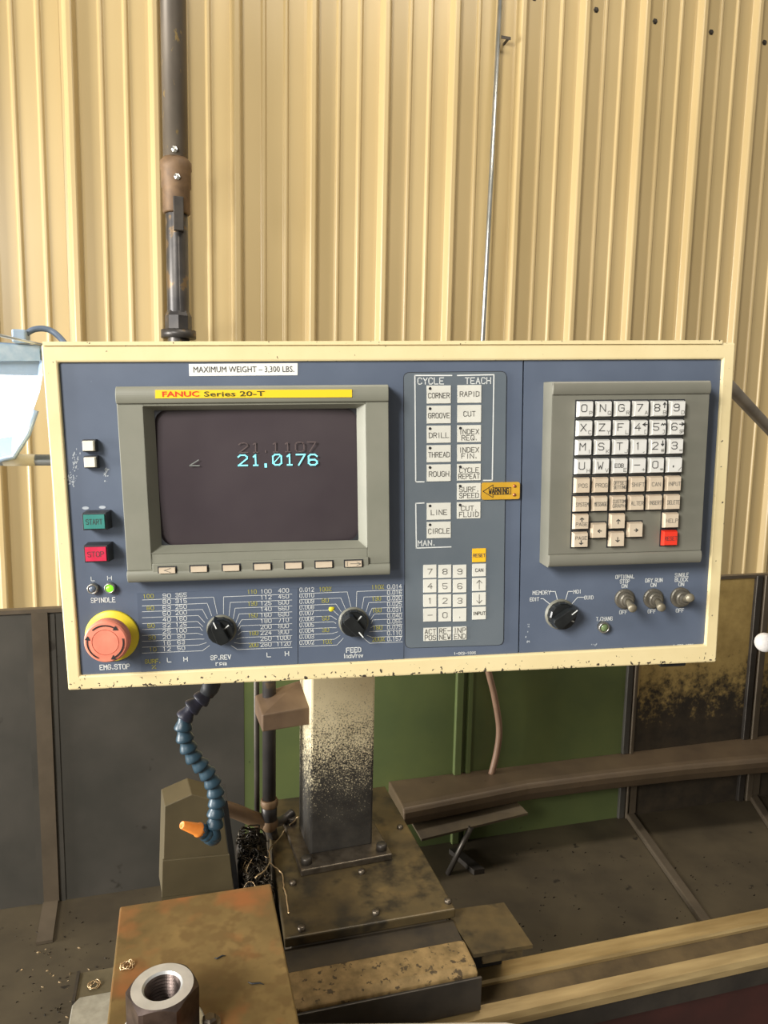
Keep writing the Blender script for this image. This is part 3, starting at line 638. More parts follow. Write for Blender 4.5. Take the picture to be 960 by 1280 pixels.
T_ = ringpoly([(-110, 424), (52, 434), (53, 452), (-110, 452)], LY-.0135)
MB().hexa([p+Vector((0, .003, 0)) for p in T_], T_).build('reflector_panel', varied('lamp_facets', (170, 196, 214), (205, 222, 234), 70, .25, .5), lm, T_[0])
a, b = lq(0, 419, LY-.02), lq(56, 432, LY-.02); a2 = lq(-112, 405, LY-.02)
MB().tube([a2, a, b], .0016, 8).build('rim', galv, lm, a)
p = lq(27, 424, LY-.005)
MB().box((p.x-.007, LY-.02, p.z-.005), (p.x+.007, LY+.005, p.z+.009)).build('cable_gland', lamp_body, lm, p, bevel=.002)
MB().tube(smooth_path([lq(30, 419, LY-.008), lq(42, 412, LY-.008), (lq(56, 411, LY-.008)), lq(68, 416, LY-.01), lq(80, 428, LY-.02), lq(92, 446, LY-.04), lq(100, 470, LY-.07)], 6), .0032, 10).build('cable', rubber, lm, p)
pa = lq(-130, 575, .925); pb = lq(75, 575, .90)
la = tag(MB().tube([pa, pb, Vector((-.02, .79, 1.45))], .0065, 12).build('lamp_arm', varied('arm_grey', (140, 146, 150), (164, 166, 164), 20, .4, .5), None, pb), 'horizontal grey metal tube under the floodlight, running behind the panel', 'tube')
sA, sB = (pa.lerp(pb, t_) for t_ in (134/205, 174/205)); MB().tube([sA, sB], .0069, 12).build('sleeve', varied('sleeve_cream', (214, 204, 176), (224, 214, 188), 30, .5, bmp=0), la, pb)
bq = pa.lerp(pb, .42); m = MB().box((bq.x-.012, LY-.004, bq.z-.008), (bq.x+.012, bq.y+.008, bq.z+.008)); m.build('bracket', lamp_body, lm, lq(-45, 575))
b0, b1, b2 = lq(45, 513, LY-.012), lq(35, 543, LY-.012), lq(17, 571, LY-.012)
MB().tube([b0, b1, b2, lq(-8, 576, LY-.012)], .003, 8).build('yoke', lamp_body, lm, b0)
# grey brace tube at the right
A = onY(880, 449, .698); B = onY(1128, 714, 1.49)
tag(MB().tube([A, B], .0075, 12).build('brace_tube', varied('brace_grey', (112, 104, 92), (134, 124, 108), 20, .4, .5), None, B), 'slanting grey steel tube behind the right edge of the control panel', 'tube')
# lever with white ball
bc = onY(956, 803, .8)
lv = tag(empty('lever', (bc.x+.2, .80, .74)), 'white ball knob on a steel lever to the right of the control panel', 'lever')
MB().lathe([(.0135*math.sin(PI*k/12), -.0135*math.cos(PI*k/12)) for k in range(13)], bc, (.45, 0, -.9), 24).build('ball_knob', knob_w, lv, bc)
MB().tube([bc+Vector((.008, 0, -.003)), bc+Vector((.16, 0, -.06)), (bc.x+.2, .80, .74)], .006, 10).build('rod', galv, lv, bc)

# ================================================================== CONTROL PANEL (local frame: x right, -y towards viewer, z up, origin at lower rim)
cpn = empty('control_panel', PO); ORG[cpn.name] = Vector((0, 0, 0))
cpn.matrix_world = Matrix.Translation(PO) @ Matrix((PX, PY, PZ)).transposed().to_4x4()
tag(cpn, 'wide cream framed blue grey machine control panel with monitor, keypads and knobs', 'control panel')
def quad(P, h): return [(*pl(*p, h),) for p in P]
# housing: frame around the recessed face
fo = [(-PW/2, 0), (PW/2, 0), (PW/2, PH), (-PW/2, PH)]
FQ = [(100, 845), (882, 806), (904, 449), (72, 453)]
fi = quad(FQ, 0)
m = MB(); FD = .003
for (a, ya), (b, yb) in (((fo, 0), (fi, 0)), ((fi, 0), (fi, FD+.002)), ((fo, 0), (fo, .13))):
    m.add([(p[0], ya, p[1]) for p in a]+[(p[0], yb, p[1]) for p in b], [(k, (k+1) % 4, 4+(k+1) % 4, 4+k) for k in range(4)])
m.add([(p[0], .13, p[1]) for p in fo], [(0, 1, 2, 3)])
m.build('housing', cream, cpn, (0, 0, 0), bevel=.0016)
MB().box((-PW/2+.002, -.0016, PH-.001), (pl(902, 426)[0], .02, PH+.0022)).build('top_flap', cream, cpn, (0, 0, 0))
a, b = pl(829, 836), pl(862, 834)
MB().box((a[0], .006, -.0055), (b[0], .03, .0)).build('latch', black, cpn, (a[0], 0, 0), bevel=.002)
# face plates
def plate(name, P, h0, h1, mat, parent, bev=.0, px_h=None):
    q = quad(P, h1); m = MB()
    m.hexa([(p[0], -h0, p[1]) for p in q], [(p[0], -h1, p[1]) for p in q])
    c = (sum(p[0] for p in q)/len(q), -h0, sum(p[1] for p in q)/len(q))
    return m.build(name, mat, parent, c, bevel=bev)
HF = -FD
plate('face_plate', [(100, 845), (647.5, 817.5), (653.5, 450.3), (72, 453)], HF-.004, HF, blue, cpn)
plate('face_plate', [(649, 817.5), (882, 806), (904, 449), (655.3, 450.2)], HF-.004, HF, blue, cpn)
dp1 = plate('dial_plate', [(176.5, 841), (372, 831.5), (372.5, 735), (171, 742)], HF-.001, HF+.0006, blue2, cpn)
dp2 = plate('dial_plate', [(374, 831.3), (504.5, 825), (505, 731), (374.2, 735)], HF-.001, HF+.0006, blue2, cpn)
HD = HF+.0006
# sticker
st = plate('sticker', [(236.5, 470), (372, 469), (372, 454), (236, 455)], HF-.001, HF+.0004, sticker_m, cpn)
m = MB(); a = pl(242, 465.6, HF); b = pl(367.5, 465.2, HF); k = pxm(300, 462)
bfont(m, 'MAXIMUM WEIGHT – 3,300 LBS.', a[0], a[1], 7.6*k, b[0]-a[0], -(HF+.0007)); m.build('lettering', ink_black, st, ORG[st.name])

# ---------------- monitor
HM = .013; HR = .016
q = quad([(161, 727), (487, 720), (486, 481), (143, 483)], HM)
xl, xr = (q[0][0]+q[3][0])/2, (q[1][0]+q[2][0])/2; zb, zt = (q[0][1]+q[1][1])/2, (q[2][1]+q[3][1])/2
op = quad([(189, 693), (459, 684), (457, 506), (178, 506)], HM)
ol, orr = (op[0][0]+op[3][0])/2, (op[1][0]+op[2][0])/2; ob, ot = (op[0][1]+op[1][1])/2, (op[2][1]+op[3][1])/2
mon = MB()
rz1 = pl(480, 501.5, HM)[1]; rz0 = pl(300, 704, HM)[1]-.004
def ridge(z0, z1, top):
    # rounded bar profile in (y, z)
    n = 8; P = [(-HF, z0)]
    for k in range(n+1):
        t = k/n; P.append((-(HM-.0005+(HR-HM+.0005)*math.sin(PI*min(1, .15+.85*t) if top else PI*min(1, .15+.85*(1-t)))**.6), z0+(z1-z0)*t))
    P.append((-HF, z1)); return P
mon.extrude(ridge(rz1, zt, True), 'x', xl, xr)
mon.extrude(ridge(zb, rz0, False), 'x', xl, xr)
mon.box((xl, -HM, rz0), (ol, -HF, rz1)); mon.box((orr, -HM, rz0), (xr, -HF, rz1)); mon.box((ol, -HM, ot), (orr, -HF, rz1)); mon.box((ol, -HM, rz0), (orr, -HF, ob))
# chamfered opening
iq = [(ol+.0075, ob+.0055), (orr-.0075, ob+.0055), (orr-.0075, ot-.004), (ol+.0075, ot-.004)]; oq = [(ol, ob), (orr, ob), (orr, ot), (ol, ot)]
mon.add([(p[0], -HM, p[1]) for p in oq]+[(p[0], -.003, p[1]) for p in iq], [(k, (k+1) % 4, 4+(k+1) % 4, 4+k) for k in range(4)])
mo = mon.build('monitor_bezel', bezel_m, cpn, ((xl+xr)/2, 0, zb), bevel=.0006)
# bulged glass with rounded corners
m = MB(); nx, nz = 24, 18; gx0, gx1, gz0, gz1 = ol+.005, orr-.005, ob+.003, ot-.002; V = []
for j in range(nz+1):
    for i in range(nx+1):
        u_, v_ = i/nx*2-1, j/nz*2-1
        V.append(((gx0+gx1)/2+u_*(gx1-gx0)/2, -.0062+.004*(u_*u_)+.0035*(v_*v_), (gz0+gz1)/2+v_*(gz1-gz0)/2))
m.add(V, [(j*(nx+1)+i, j*(nx+1)+i+1, (j+1)*(nx+1)+i+1, (j+1)*(nx+1)+i) for j in range(nz) for i in range(nx)], 0, True)
m.build('screen', screen_m, mo, ((gx0+gx1)/2, 0, gz0), fix=False)
# corner mask that rounds the visible tube face
rr = .010
for sx in (0, 1):
    for sz in (0, 1):
        cx, cz = ((iq[1][0]-rr, iq[0][0]+rr)[sx == 0]), ((iq[2][1]-rr, iq[0][1]+rr)[sz == 0])
        a0 = {(1, 1): 0, (0, 1): PI/2, (0, 0): PI, (1, 0): 1.5*PI}[(sx, sz)]
        ar = arc((cx, cz), rr, a0, a0+PI/2, 6); cr = (cx+(rr if sx else -rr)*1.02, cz+(rr if sz else -rr)*1.02)
        MB().add([(p[0], -.0032, p[1]) for p in [cr]+ar], [(0, k, k+1) for k in range(1, 7)]).build('corner_mask', blackmat, mo, (cr[0], 0, cr[1]))
m = MB(); HS = .0066
ptext(m, '2', 303.5, 575.4, 13, 11, HS, 1.7); ptext(m, '|', 319.5, 575.2, 13, 10, HS, 1.7); ptext(m, '.', 332, 576.5, 13, 6, HS, 3); 
for ch, px in (('0', 346.5), ('|', 362), ('7', 376), ('6', 391)): ptext(m, ch, px, 574.6, 13, 10.5, HS, 1.8)
pline(m, [(342, 579), (350, 570)], HS, 1.1)
m.build('readout', phos, mo, (0, 0, 0))
m = MB(); pline(m, [(248, 575), (237, 582), (249, 582)], HS, 1.2); m.build('axis_letter', phos_d, mo, (0, 0, 0))
m = MB(); ptext(m, '2|.||07', 347, 559, 12, 96, HS, 1.3); m.build('ghost_readout', phos_g, mo, (0, 0, 0))
# name strip
hs_ = HR+.0004
sp_ = plate('name_strip', [(194, 498), (440, 496.5), (440, 486.8), (194, 487.5)], HM, hs_, yel_strip, mo)
m = MB(); k = pxm(300, 492, hs_); a = pl(203, 495.9, hs_); b = pl(249, 495.6, hs_)
bfont(m, 'FANUC', a[0], a[1], 6.6*k, b[0]-a[0], -(hs_+.0003), 0, .02)
a = pl(255, 495.6, hs_); b = pl(331, 495, hs_); bfont(m, 'Series 20-T', a[0], a[1], 6.4*k, b[0]-a[0], -(hs_+.0003), 1, .015)
m.build('lettering', [red_print, grn_print], mo, ORG[mo.name])
# soft keys
hk = HM+.0035
plate('softkey_strip', [(191, 722), (461, 713), (460.5, 696.5), (190.5, 705)], HM-.002, hk-.0012, bezel_m, mo, .0004)
for i, (px, py) in enumerate(((209, 713), (248.6, 711.3), (289, 710), (328, 708.5), (367, 707), (405, 705.7), (442, 704.7))):
    x, z_ = pl(px, py, hk); k = pxm(px, py, hk); m = MB()
    m.box((x-12*k, -(hk-.0008), z_-5.2*k), (x+12*k, -(hk-.004), z_+5.2*k), 1)
    m.box((x-10.6*k, -(hk+.0012), z_-4*k), (x+10.6*k, -(hk-.003), z_+4*k), 0, .0004)
    if i == 0: pline(m, [(213, 710.5), (205, 713), (213, 715.5)], hk+.0012, .6, 2)
    if i == 6: pline(m, [(434, 702), (434, 707.5)], hk+.0012, .6, 2); pline(m, [(446, 702.5), (451, 704.7), (446, 707)], hk+.0012, .6, 2); pline(m, [(438, 704.5), (449, 704.5)], hk+.0012, .6, 2)
    m.build('soft_key', [key_t, blackmat, ink_grey], mo, (x, -hk, z_))

# ---------------- left column of buttons
for px, py in ((110, 557.5), (112, 578)):
    x, z_ = pl(px, py, .006); k = pxm(px, py); m = MB()
    m.box((x-8.2*k, -.003, z_-8*k), (x+8.6*k, -HF, z_+8*k), 1).box((x-7.6*k, -.0065, z_-7*k), (x+7.6*k, -.001, z_+7*k), 0, .0006)
    m.build('push_button', [cap_cream, blackmat], cpn, (x, 0, z_), bevel=.0003)
for s, px, py, mt in (('START', 118, 652), ('STOP', 120, 692.5)) and (('START', 118, 652, key_g), ('STOP', 120, 692.5, key_s)):
    h = .012; x, z_ = pl(px, py, h); k = pxm(px, py, h)
    m = MB().box((x-16*k, -h, z_-12*k), (x+16*k, -HF, z_+12*k), 0, .0006)
    o = m.build('illuminated_button', [blackmat], cpn, (x, 0, z_), bevel=.0004); o['label'] = {'START': 'green start button in a dark square frame', 'STOP': 'red stop button in a dark square frame'}[s]
    m = MB().box((x-13.6*k, -h-.0012, z_-9.6*k), (x+13.6*k, -h+.001, z_+9.6*k), 0, .0004); stroke(m, s, x, z_, 6.5*k, .7*k, -h-.0014, 1, 20*k)
    m.build('button_cap', [mt, ink], o, (x, 0, z_))

wear = varied('wear_pale', (160, 168, 178), (190, 196, 200), 40, .6, bmp=0)
for px, py in ((107, 635), (128, 634)):
    x, z_ = pl(px, py, HF); A_ = [2*PI*k/12 for k in range(12)]
    MB().hexa([(x+.003*math.cos(a), -HF, z_+.0014*math.sin(a)) for a in A_], [(x+.003*math.cos(a), -HF-.0002, z_+.0014*math.sin(a)) for a in A_]).build('wear_mark', wear, cpn, (x, -HF, z_))
for px, py, sx, sy, n in ((95, 577, 3, 10, 34), (88, 600, 4, 7, 34), (133, 590, 2.5, 8, 26), (660, 790, 2, 12, 10), (745, 806, 8, 1, 5)):
    m = MB()
    for k in range(n):
        x, z_ = pl(random.gauss(px, sx*.7), random.gauss(py, sy*.7), HF); r = random.uniform(.0003, .0009); h_ = random.uniform(.6, 2.2)
        m.add([(x-r, -HF-.0002, z_), (x, -HF-.0002, z_-r*h_), (x+r*.8, -HF-.0002, z_+r*.3), (x+.2*r, -HF-.0002, z_+r*h_)], [(0, 1, 2, 3)])
    o = m.build('paint_scuff', wear, cpn, (*pl(px, py, HF),)[:1]+(-HF, pl(px, py, HF)[1])); o['kind'] = 'stuff'
def lampp(px, py, glass, nm='indicator_lamp'):
    x, z_ = pl(px, py, .002); k = pxm(px, py)
    o = MB().lathe([(7*k, -.001), (7*k, .004), (6.4*k, .0052), (5*k, .0052), (4.8*k, .003)], (x, -HF, z_), (0, -1, 0), 24).build(nm, chrome, cpn, (x, 0, z_))
    MB().lathe([(5*k, .002), (5*k, .004), (3.6*k, .0055), (0, .0062)], (x, -HF, z_), (0, -1, 0), 20).build('lens', glass, o, (x, 0, z_)); return o
lampp(115.3, 736.5, lamp_off); lampp(136.7, 735.7, lamp_grn)['label'] = 'lit green spindle lamp'; lampp(755.7, 785, lamp_dim)
# emergency stop
x, z_ = pl(140, 795, HF+.002); k = pxm(140, 795)
es = MB().lathe([(33.8*k, -.001), (33.8*k, .0022), (33*k, .003), (16*k, .003)], (x, -HF, z_), (0, -1, 0), 48).build('emergency_stop', estop_y, cpn, (x, 0, z_)); es['label'] = 'yellow disc with a faded red emergency stop mushroom button'
MB().lathe([(18*k, 0), (18*k, .016)], (x, -HF-.003, z_), (0, -1, 0), 24).build('collar', blackmat, es, (x, 0, z_))
hh = .029; xm, zm = pl(132, 803, hh); k2 = pxm(132, 803, hh); R_ = 28.6*k2
MB().lathe([(R_*.7, hh-.014), (R_*.98, hh-.011), (R_, hh-.004), (R_*.96, hh-.0012), (R_*.9, hh), (R_*.6, hh+.0006), (R_*.585, hh-.0004), (R_*.57, hh+.0006), (0, hh+.0006)], (xm, 0, zm), (0, -1, 0), 48, smooth=False).build('mushroom_head', estop_r, es, (xm, 0, zm))
m = MB()
def arcline(a0, a1, r, n=10):
    P = arc((xm, zm), r, math.radians(a0), math.radians(a1), n)
    for p, q_ in zip(P, P[1:]): seg(m, p, q_, .0012, -(hh+.0009), 0)
    a = math.radians(a1); t = Vector((-math.sin(a), math.cos(a)))*(1 if a1 > a0 else -1); nrm = Vector((math.cos(a), math.sin(a))); e_ = Vector(P[-1])
    m.add([(p.x, -(hh+.00092), p.y) for p in (e_+t*.004, e_+nrm*.0025, e_-nrm*.0025)], [(0, 1, 2)])
rr_ = R_*.79
arcline(130, 58, rr_); arcline(10, -62, rr_); arcline(-118, -190, rr_)
m.build('turn_arrows', ink_black, es, (0, 0, 0))
# rotary knobs
def knob(px, py, pang, tick, nm='rotary_knob', hgt=.017, rad=17):
    x, z_ = pl(px, py, .006); k = pxm(px, py)
    m = MB().lathe([(19*k, -.001), (19*k, .0008), (16.5*k, .001), (16.5*k, .003)], (x, -HF, z_), (0, -1, 0), 36)
    o = m.build(nm, [keyhouse_m], cpn, (x, 0, z_))
    MB().lathe([(rad*k, .002), (rad*.98*k, .009), (rad*.9*k, .0105), (0, .0105)], (x, -HF, z_), (0, -1, 0), 14, smooth=False).build('skirt', black, o, (x, 0, z_))
    d = Vector((math.cos(math.radians(pang)), math.sin(math.radians(pang)))); nn = Vector((-d.y, d.x)); r = rad*k
    pr = [d*r*1.22, d*r*.75+nn*r*.42, -d*r*.75+nn*r*.52, -d*r*1.0+nn*r*.3, -d*r*1.0-nn*r*.3, -d*r*.75-nn*r*.52, d*r*.75-nn*r*.42]
    c_ = Vector((x, z_))
    MB().hexa([(c_.x+p.x, -HF-.003, c_.y+p.y) for p in pr], [(c_.x+p.x*.88, -HF-hgt, c_.y+p.y*.82) for p in pr]).build('grip', black, o, (x, 0, z_), bevel=.0008)
    m = MB(); seg(m, c_+d*r*.55, c_+d*r*.98, .0011, -HF-hgt-.0003, 0); m.build('pointer_line', print_w, o, (x, 0, z_))
    t_ = math.radians(tick); e_ = Vector((math.cos(t_), math.sin(t_))); m = MB(); seg(m, c_+e_*r*.35, c_+e_*r*.8, .0012, -HF-.0108, 0); m.build('skirt_mark', print_w, o, (x, 0, z_))
    return o
knob(275.5, 790, 112, 40); knob(442.5, 780.5, -52, 50); knob(704, 771, 38, -25, rad=17)
# toggle switches
for bx, by, tx, ty in ((783, 750, 791, 761), (819, 749.5, 827, 760), (853, 748, 863, 747)):
    x, z_ = pl(bx, by, .002); k = pxm(bx, by); hl = .026; xt, zt_ = pl(tx, ty, hl)
    o = MB().lathe([(12.3*k, -.001), (12.3*k, .002), (11*k, .0028), (11*k, .0028), (9*k, .003), (9*k, .0075), (7.5*k, .0085), (6*k, .0085), (5.4*k, .0115), (0, .0115)], (x, -HF, z_), (0, -1, 0), 20, smooth=False).build('toggle_switch', varied('toggle_nut', (92, 88, 78), (118, 112, 100), 60, .45, .5), cpn, (x, 0, z_))
    a = Vector((x, -HF-.009, z_)); b = Vector((xt, -hl, zt_)); L_ = (b-a).length
    MB().lathe([(3.4*k, 0), (3.6*k, L_*.4), (5*k, L_*.85), (5*k, L_*.95), (3.6*k, L_), (0, L_+.0006)], a, b-a, 14).build('lever', varied('toggle_lever', (120, 112, 94), (146, 138, 118), 60, .4, .4), o, a)

# ---------------- printed scales
def scale(name, parent, y0, dy, colsdef, side, yel, lx0, tip, kx, ky, elb):
    mw, my = MB(), MB()
    for i in range(10):
        y = y0+dy*i
        for txts, cx, sl, wch in colsdef:
            s = txts[i]; wide = len(s)*wch; cy = y+sl
            ptext(mw, s, cx, cy-.2, 5, wide*1.06, HD, .66)
        if i in yel: s, cx, sl, wp = yel[i]; ptext(my, s, cx, y+sl-.2, 5, wp, HD, .66)
        uy0 = y+3.7; ex, eo = elb[i]
        a = math.radians(tip[i]); kx1, ky1 = kx+22*math.cos(a), ky-22*math.sin(a)
        sl_ = -.012 if side == 'l' else -.012
        pline(mw, [(lx0, uy0+(0 if side == 'r' else 1.2)), (ex, uy0+(ex-lx0)*-.040+(0 if side == 'r' else 1.2)), (kx1, ky1)], HD, .5)
    mw.build(name, print_w, parent, ORG[parent.name]); my.build(name, print_y, parent, ORG[parent.name])
tipL = [99, 118, 135, 150, 165, 178, 192, 206, 220, 234]; tipR = [81, 62, 45, 30, 15, 2, -12, -26, -40, -54]
eL = lambda xs_: [(x_, 0) for x_ in xs_]
scale('speed_scale', dp1, 745, 7.38, [(['90', '80', '63', '50', '40', '32', '25', '20', '16', '12'], 208.5, -.2, 4.6), (['355', '315', '250', '200', '160', '125', '100', '80', '63', '50'], 226.5, -1.2, 4.3)], 'l',
      {0: ('100', 185.5, .4, 13), 2: ('80', 188, .4, 8.5), 5: ('50', 189, .4, 8.5), 7: ('30', 190, .4, 8.5), 9: ('10', 191, .4, 8.5)}, 178, tipL, 275, 789, eL([267, 259, 253, 248, 247, 250, 247, 247, 249, 253]))
scale('speed_scale', dp1, 738.8, 7.4, [(['100', '112', '125', '140', '160', '180', '200', '224', '250', '280'], 332.5, .4, 4.2), (['400', '450', '500', '560', '630', '710', '800', '900', '1000', '1120'], 354.5, -.6, 4.0)], 'r',
      {0: ('110', 315, 1, 11), 2: ('130', 315.5, 1, 11), 4: ('150', 316, 1, 11), 7: ('180', 317, 1, 11), 9: ('200', 317, 1, 11)}, 365, tipR, 276, 789, eL([279.5, 288, 294, 299, 302, 301, 302, 302, 300, 297]))
scale('feed_scale', dp2, 737.2, 7.33, [(['0.012', '0.010', '0.009', '0.008', '0.007', '0.006', '0.005', '0.004', '0.003', '0.002'], 383.5, 0, 3.3)], 'l',
      {0: ('100%', 406.5, -.6, 15), 2: ('80', 406.5, -1, 8), 5: ('50', 407, -1, 8), 7: ('30', 407, -1, 8), 9: ('10%', 409, -1, 11.5)}, 375, tipL, 442, 780, eL([434, 426, 420, 416, 414, 417, 415, 415, 418, 421]))
scale('feed_scale', dp2, 733.3, 7.25, [(['0.014', '0.016', '0.020', '0.025', '0.031', '0.040', '0.055', '0.079', '0.110', '0.157'], 493, 0, 3.3)], 'r',
      {0: ('110%', 472, .6, 15), 2: ('130', 470.5, .6, 11), 4: ('150', 471, .6, 11), 7: ('180', 472, .6, 11), 9: ('200%', 473, .6, 15)}, 503, tipR, 442, 780, eL([446, 455, 461, 465, 468, 466, 467, 467, 465, 462]))
mw, my = MB(), MB()
ptext(mw, 'SP.REV', 276, 821.6, 5.6, 25, HD); ptext(mw, 'rpm', 276.5, 829, 5, 13, HD); ptext(my, 'SURF.', 191, 826.5, 5, 19, HD, .8); ptext(my, '%', 192.5, 833.5, 4.5, 4.5, HD, .7)
for s, px, py in (('L', 211.5, 825), ('H', 232, 823.8), ('L', 336, 818.5), ('H', 358.7, 817)): ptext(mw, s, px, py, 5.2, 4.5, HD)
mw.build('lettering', print_w, dp1, ORG[dp1.name]); my.build('lettering', print_y, dp1, ORG[dp1.name])
mw, my = MB(), MB()
ptext(mw, 'FEED', 442, 812.3, 5.8, 18, HD, 1); ptext(mw, 'inch/rev', 441.5, 819.5, 5.2, 24, HD, .8)
mw.build('lettering', print_w, dp2, ORG[dp2.name])
x, z_ = pl(414, 761.5, HD); MB().lathe([(.0026, 0), (.0022, .0005), (0, .0006)], (x, -HD, z_), (0, -1, 0), 7).lathe([(.0018, 0), (0, .0005)], (x+.0018, -HD, z_+.0006), (0, -1, 0), 6).build('paint_dab', paint_y, dp2, (x, -HD, z_))
def words(s, px, py, hp, wp, lw=.7):
    m = MB(); ptext(m, s, px, py, hp, wp, HF, lw); x, z_ = pl(px, py, HF); m.build('lettering', print_w, cpn, (x, -HF, z_))
for a in (('L', 116, 723.5, 5.2, 4), ('H', 137, 722.5, 5.2, 5), ('SPINDLE', 129, 750, 6, 30, .9), ('EMG.STOP', 143.5, 833.5, 6.2, 37, 1), ('MEMORY', 677, 740.7, 4.6, 22), ('EDIT', 668, 749, 4.2, 11), ('MDI', 721.5, 739.5, 4.2, 9), ('GUID', 736, 746.8, 4.2, 11), ('T.CHANG', 755.4, 773.4, 4.6, 20),
          ('OPTIONAL', 781, 720.8, 4.4, 23), ('STOP', 781, 726.6, 4.4, 12), ('ON', 780.5, 732.4, 4.4, 6.5), ('DRY RUN', 817.3, 725.3, 4.4, 21), ('ON', 816.7, 731.2, 4.4, 6.5), ('SINGLE', 852, 718.6, 4.4, 16.5), ('BLOCK', 851.7, 724.4, 4.4, 16), ('ON', 851.5, 730.2, 4.4, 6.5),
          ('OFF', 779, 765, 4.4, 9.5), ('OFF', 814.6, 764, 4.4, 9.5), ('OFF', 849.7, 763, 4.4, 9.5), ('1-062-1031', 854, 807, 3.2, 25), ('1-062-1036', 581, 816.3, 2.8, 27, .6)): words(*a)
for P in ([(688, 739.3), (694, 739.3), (697, 751)], [(676, 748.3), (679, 748.3), (689, 756.5)], [(715.5, 739.2), (710, 739.2), (706.5, 751)], [(730, 746.5), (722, 746.5), (714.5, 755)]):
    m = MB(); pline(m, P, HF, .8); x, z_ = pl(*P[0], HF); m.build('leader_line', print_w, cpn, (x, -HF, z_))

# ---------------- membrane keypad
HP = HF+.0012
Q = quad([(507, 810), (629, 806), (633, 464.5), (505, 466)], HP)
def rounded(Q, r, n=5):
    out = []
    for i in range(4):
        p = Vector(Q[i]); a = (Vector(Q[i-1])-p).normalized(); b = (Vector(Q[(i+1) % 4])-p).normalized()
        for k in range(n+1):
            t = k/n; out.append(tuple((p+a*r)*(1-t)**2+p*2*t*(1-t)+(p+b*r)*t*t))
    return out
RQ = rounded(Q, .0055); RO = rounded([(Q[0][0]-.0006, Q[0][1]-.0006), (Q[1][0]+.0006, Q[1][1]-.0006), (Q[2][0]+.0006, Q[2][1]+.0006), (Q[3][0]-.0006, Q[3][1]+.0006)], .006)
m = MB().hexa([(p[0], -HF+.001, p[1]) for p in RQ], [(p[0], -HP, p[1]) for p in RQ])
mk = m.build('membrane_keypad', memb_m, cpn, (Q[0][0], -HF, Q[0][1]))
MB().hexa([(p[0], -HF+.001, p[1]) for p in RO], [(p[0], -HF-.0003, p[1]) for p in RO]).build('edge_gap', blackmat, mk, (Q[0][0], -HF, Q[0][1]))
z5 = lambda x, y: (490+x/5.333, 450+y/5.333)
z6 = lambda x, y: (490+x/5.333, 640+y/5.333)
m = MB()
pline(m, [z5(397, 103), z5(152, 103), z5(158, 812), z5(212, 812)], HP, 1.5); pline(m, [z5(437, 103), z5(679, 98), z5(668, 802), z5(610, 802)], HP, 1.5)
pline(m, [z5(212, 953), z5(158, 955), z6(162, 240), z6(392, 232)], HP, 1.4)
ptext(m, 'CYCLE', *z5(258, 140), 7.5, 32, HP, 1.1); ptext(m, 'TEACH', *z5(573, 138), 7.2, 31.5, HP, 1.1); ptext(m, 'MAN.', *z6(230, 207), 6.6, 21, HP, 1)
m.build('lettering', print_w, mk, ORG[mk.name])
HKM = HP+.0007
def mkey(lines, x0, y0, x1, y1, Zf, dot=False, mat=memkey, hp=6, inkm=ink_grey, fit=.86, lw=.75):
    a = Zf(x0, y1); b = Zf(x1, y0); cxp, cyp = (a[0]+b[0])/2, (a[1]+b[1])/2
    p = pl(*a, HKM); q_ = pl(*b, HKM); m = MB(); m.box((p[0], -HKM, p[1]), (q_[0], -HP+.0005, q_[1]), 0, .0003)
    n = len(lines); wpx = b[0]-a[0]
    for i, s in enumerate(lines):
        cy = cyp+(i-(n-1)/2)*7.6+(1.2 if dot else 0)
        ptext(m, s, cxp, cy, hp, min(wpx*fit, len(s)*hp*.82), HKM, lw, 1)
    if dot:
        cx_, cz_ = pl(a[0]+4.2, b[1]+4.2, HKM); m.lathe([(.0013, -.0002), (.0013, .0003)], (cx_, -HKM, cz_), (0, -1, 0), 12, 2)
    m.build('key', [mat, inkm, ink_black], mk, ((p[0]+q_[0])/2, -HP, (p[1]+q_[1])/2))
for (s, y0, y1) in (('CORNER', 168, 292), ('GROOVE', 302, 425), ('DRILL', 435, 555), ('THREAD', 565, 684), ('ROUGH', 694, 812), ('LINE', 950, 1068), ('CIRCLE', 1076, 1191)): mkey([s], 231, y0, 394, y1, z5, True)
for i, (s, y0, y1, dt) in enumerate((('RAPID', 165, 288, 0), ('CUT', 298, 419, 0), ('INDEX/REQ.', 432, 550, 1), ('INDEX/FIN.', 560, 678, 0), ('CYCLE/REPEAT', 690, 806, 1), ('SURF./SPEED', 818, 934, 1), ('CUT./FLUID', 944, 1060, 1))):
    mkey(s.split('/'), 435-i*.6, y0, 598-i, y1, z5, bool(dt), hp=5.8)
for r, (y0, y1, tx) in enumerate(((350, 443, '789'), (447, 540, '456'), (547, 636, '123'), (641, 733, '-0.'))):
    for cI, ch in enumerate(tx): mkey([ch], (208, 308, 405)[cI], y0, (298, 397, 498)[cI], y1, z6, hp=6.6, fit=.4)
for cI, s in enumerate(('ACT/POS', 'RE-/NEW', 'INP/END')): mkey(s.split('/'), (210, 308, 405)[cI], 770-cI*4, (300, 397, 499)[cI], 863-cI*4, z6, hp=6, fit=.8)
for s, y0, y1, mt in (('RESET', 241, 337, memyel), ('CAN', 343, 432, memkey), ('↑', 437, 529, memkey), ('↓', 534, 625, memkey), ('INPUT', 630, 720, memkey)): mkey([s], 534, y0, 628, y1, z6, mat=mt, hp=11 if s in '↑↓' else 3.8, fit=.36 if s in '↑↓' else .84, lw=.7)
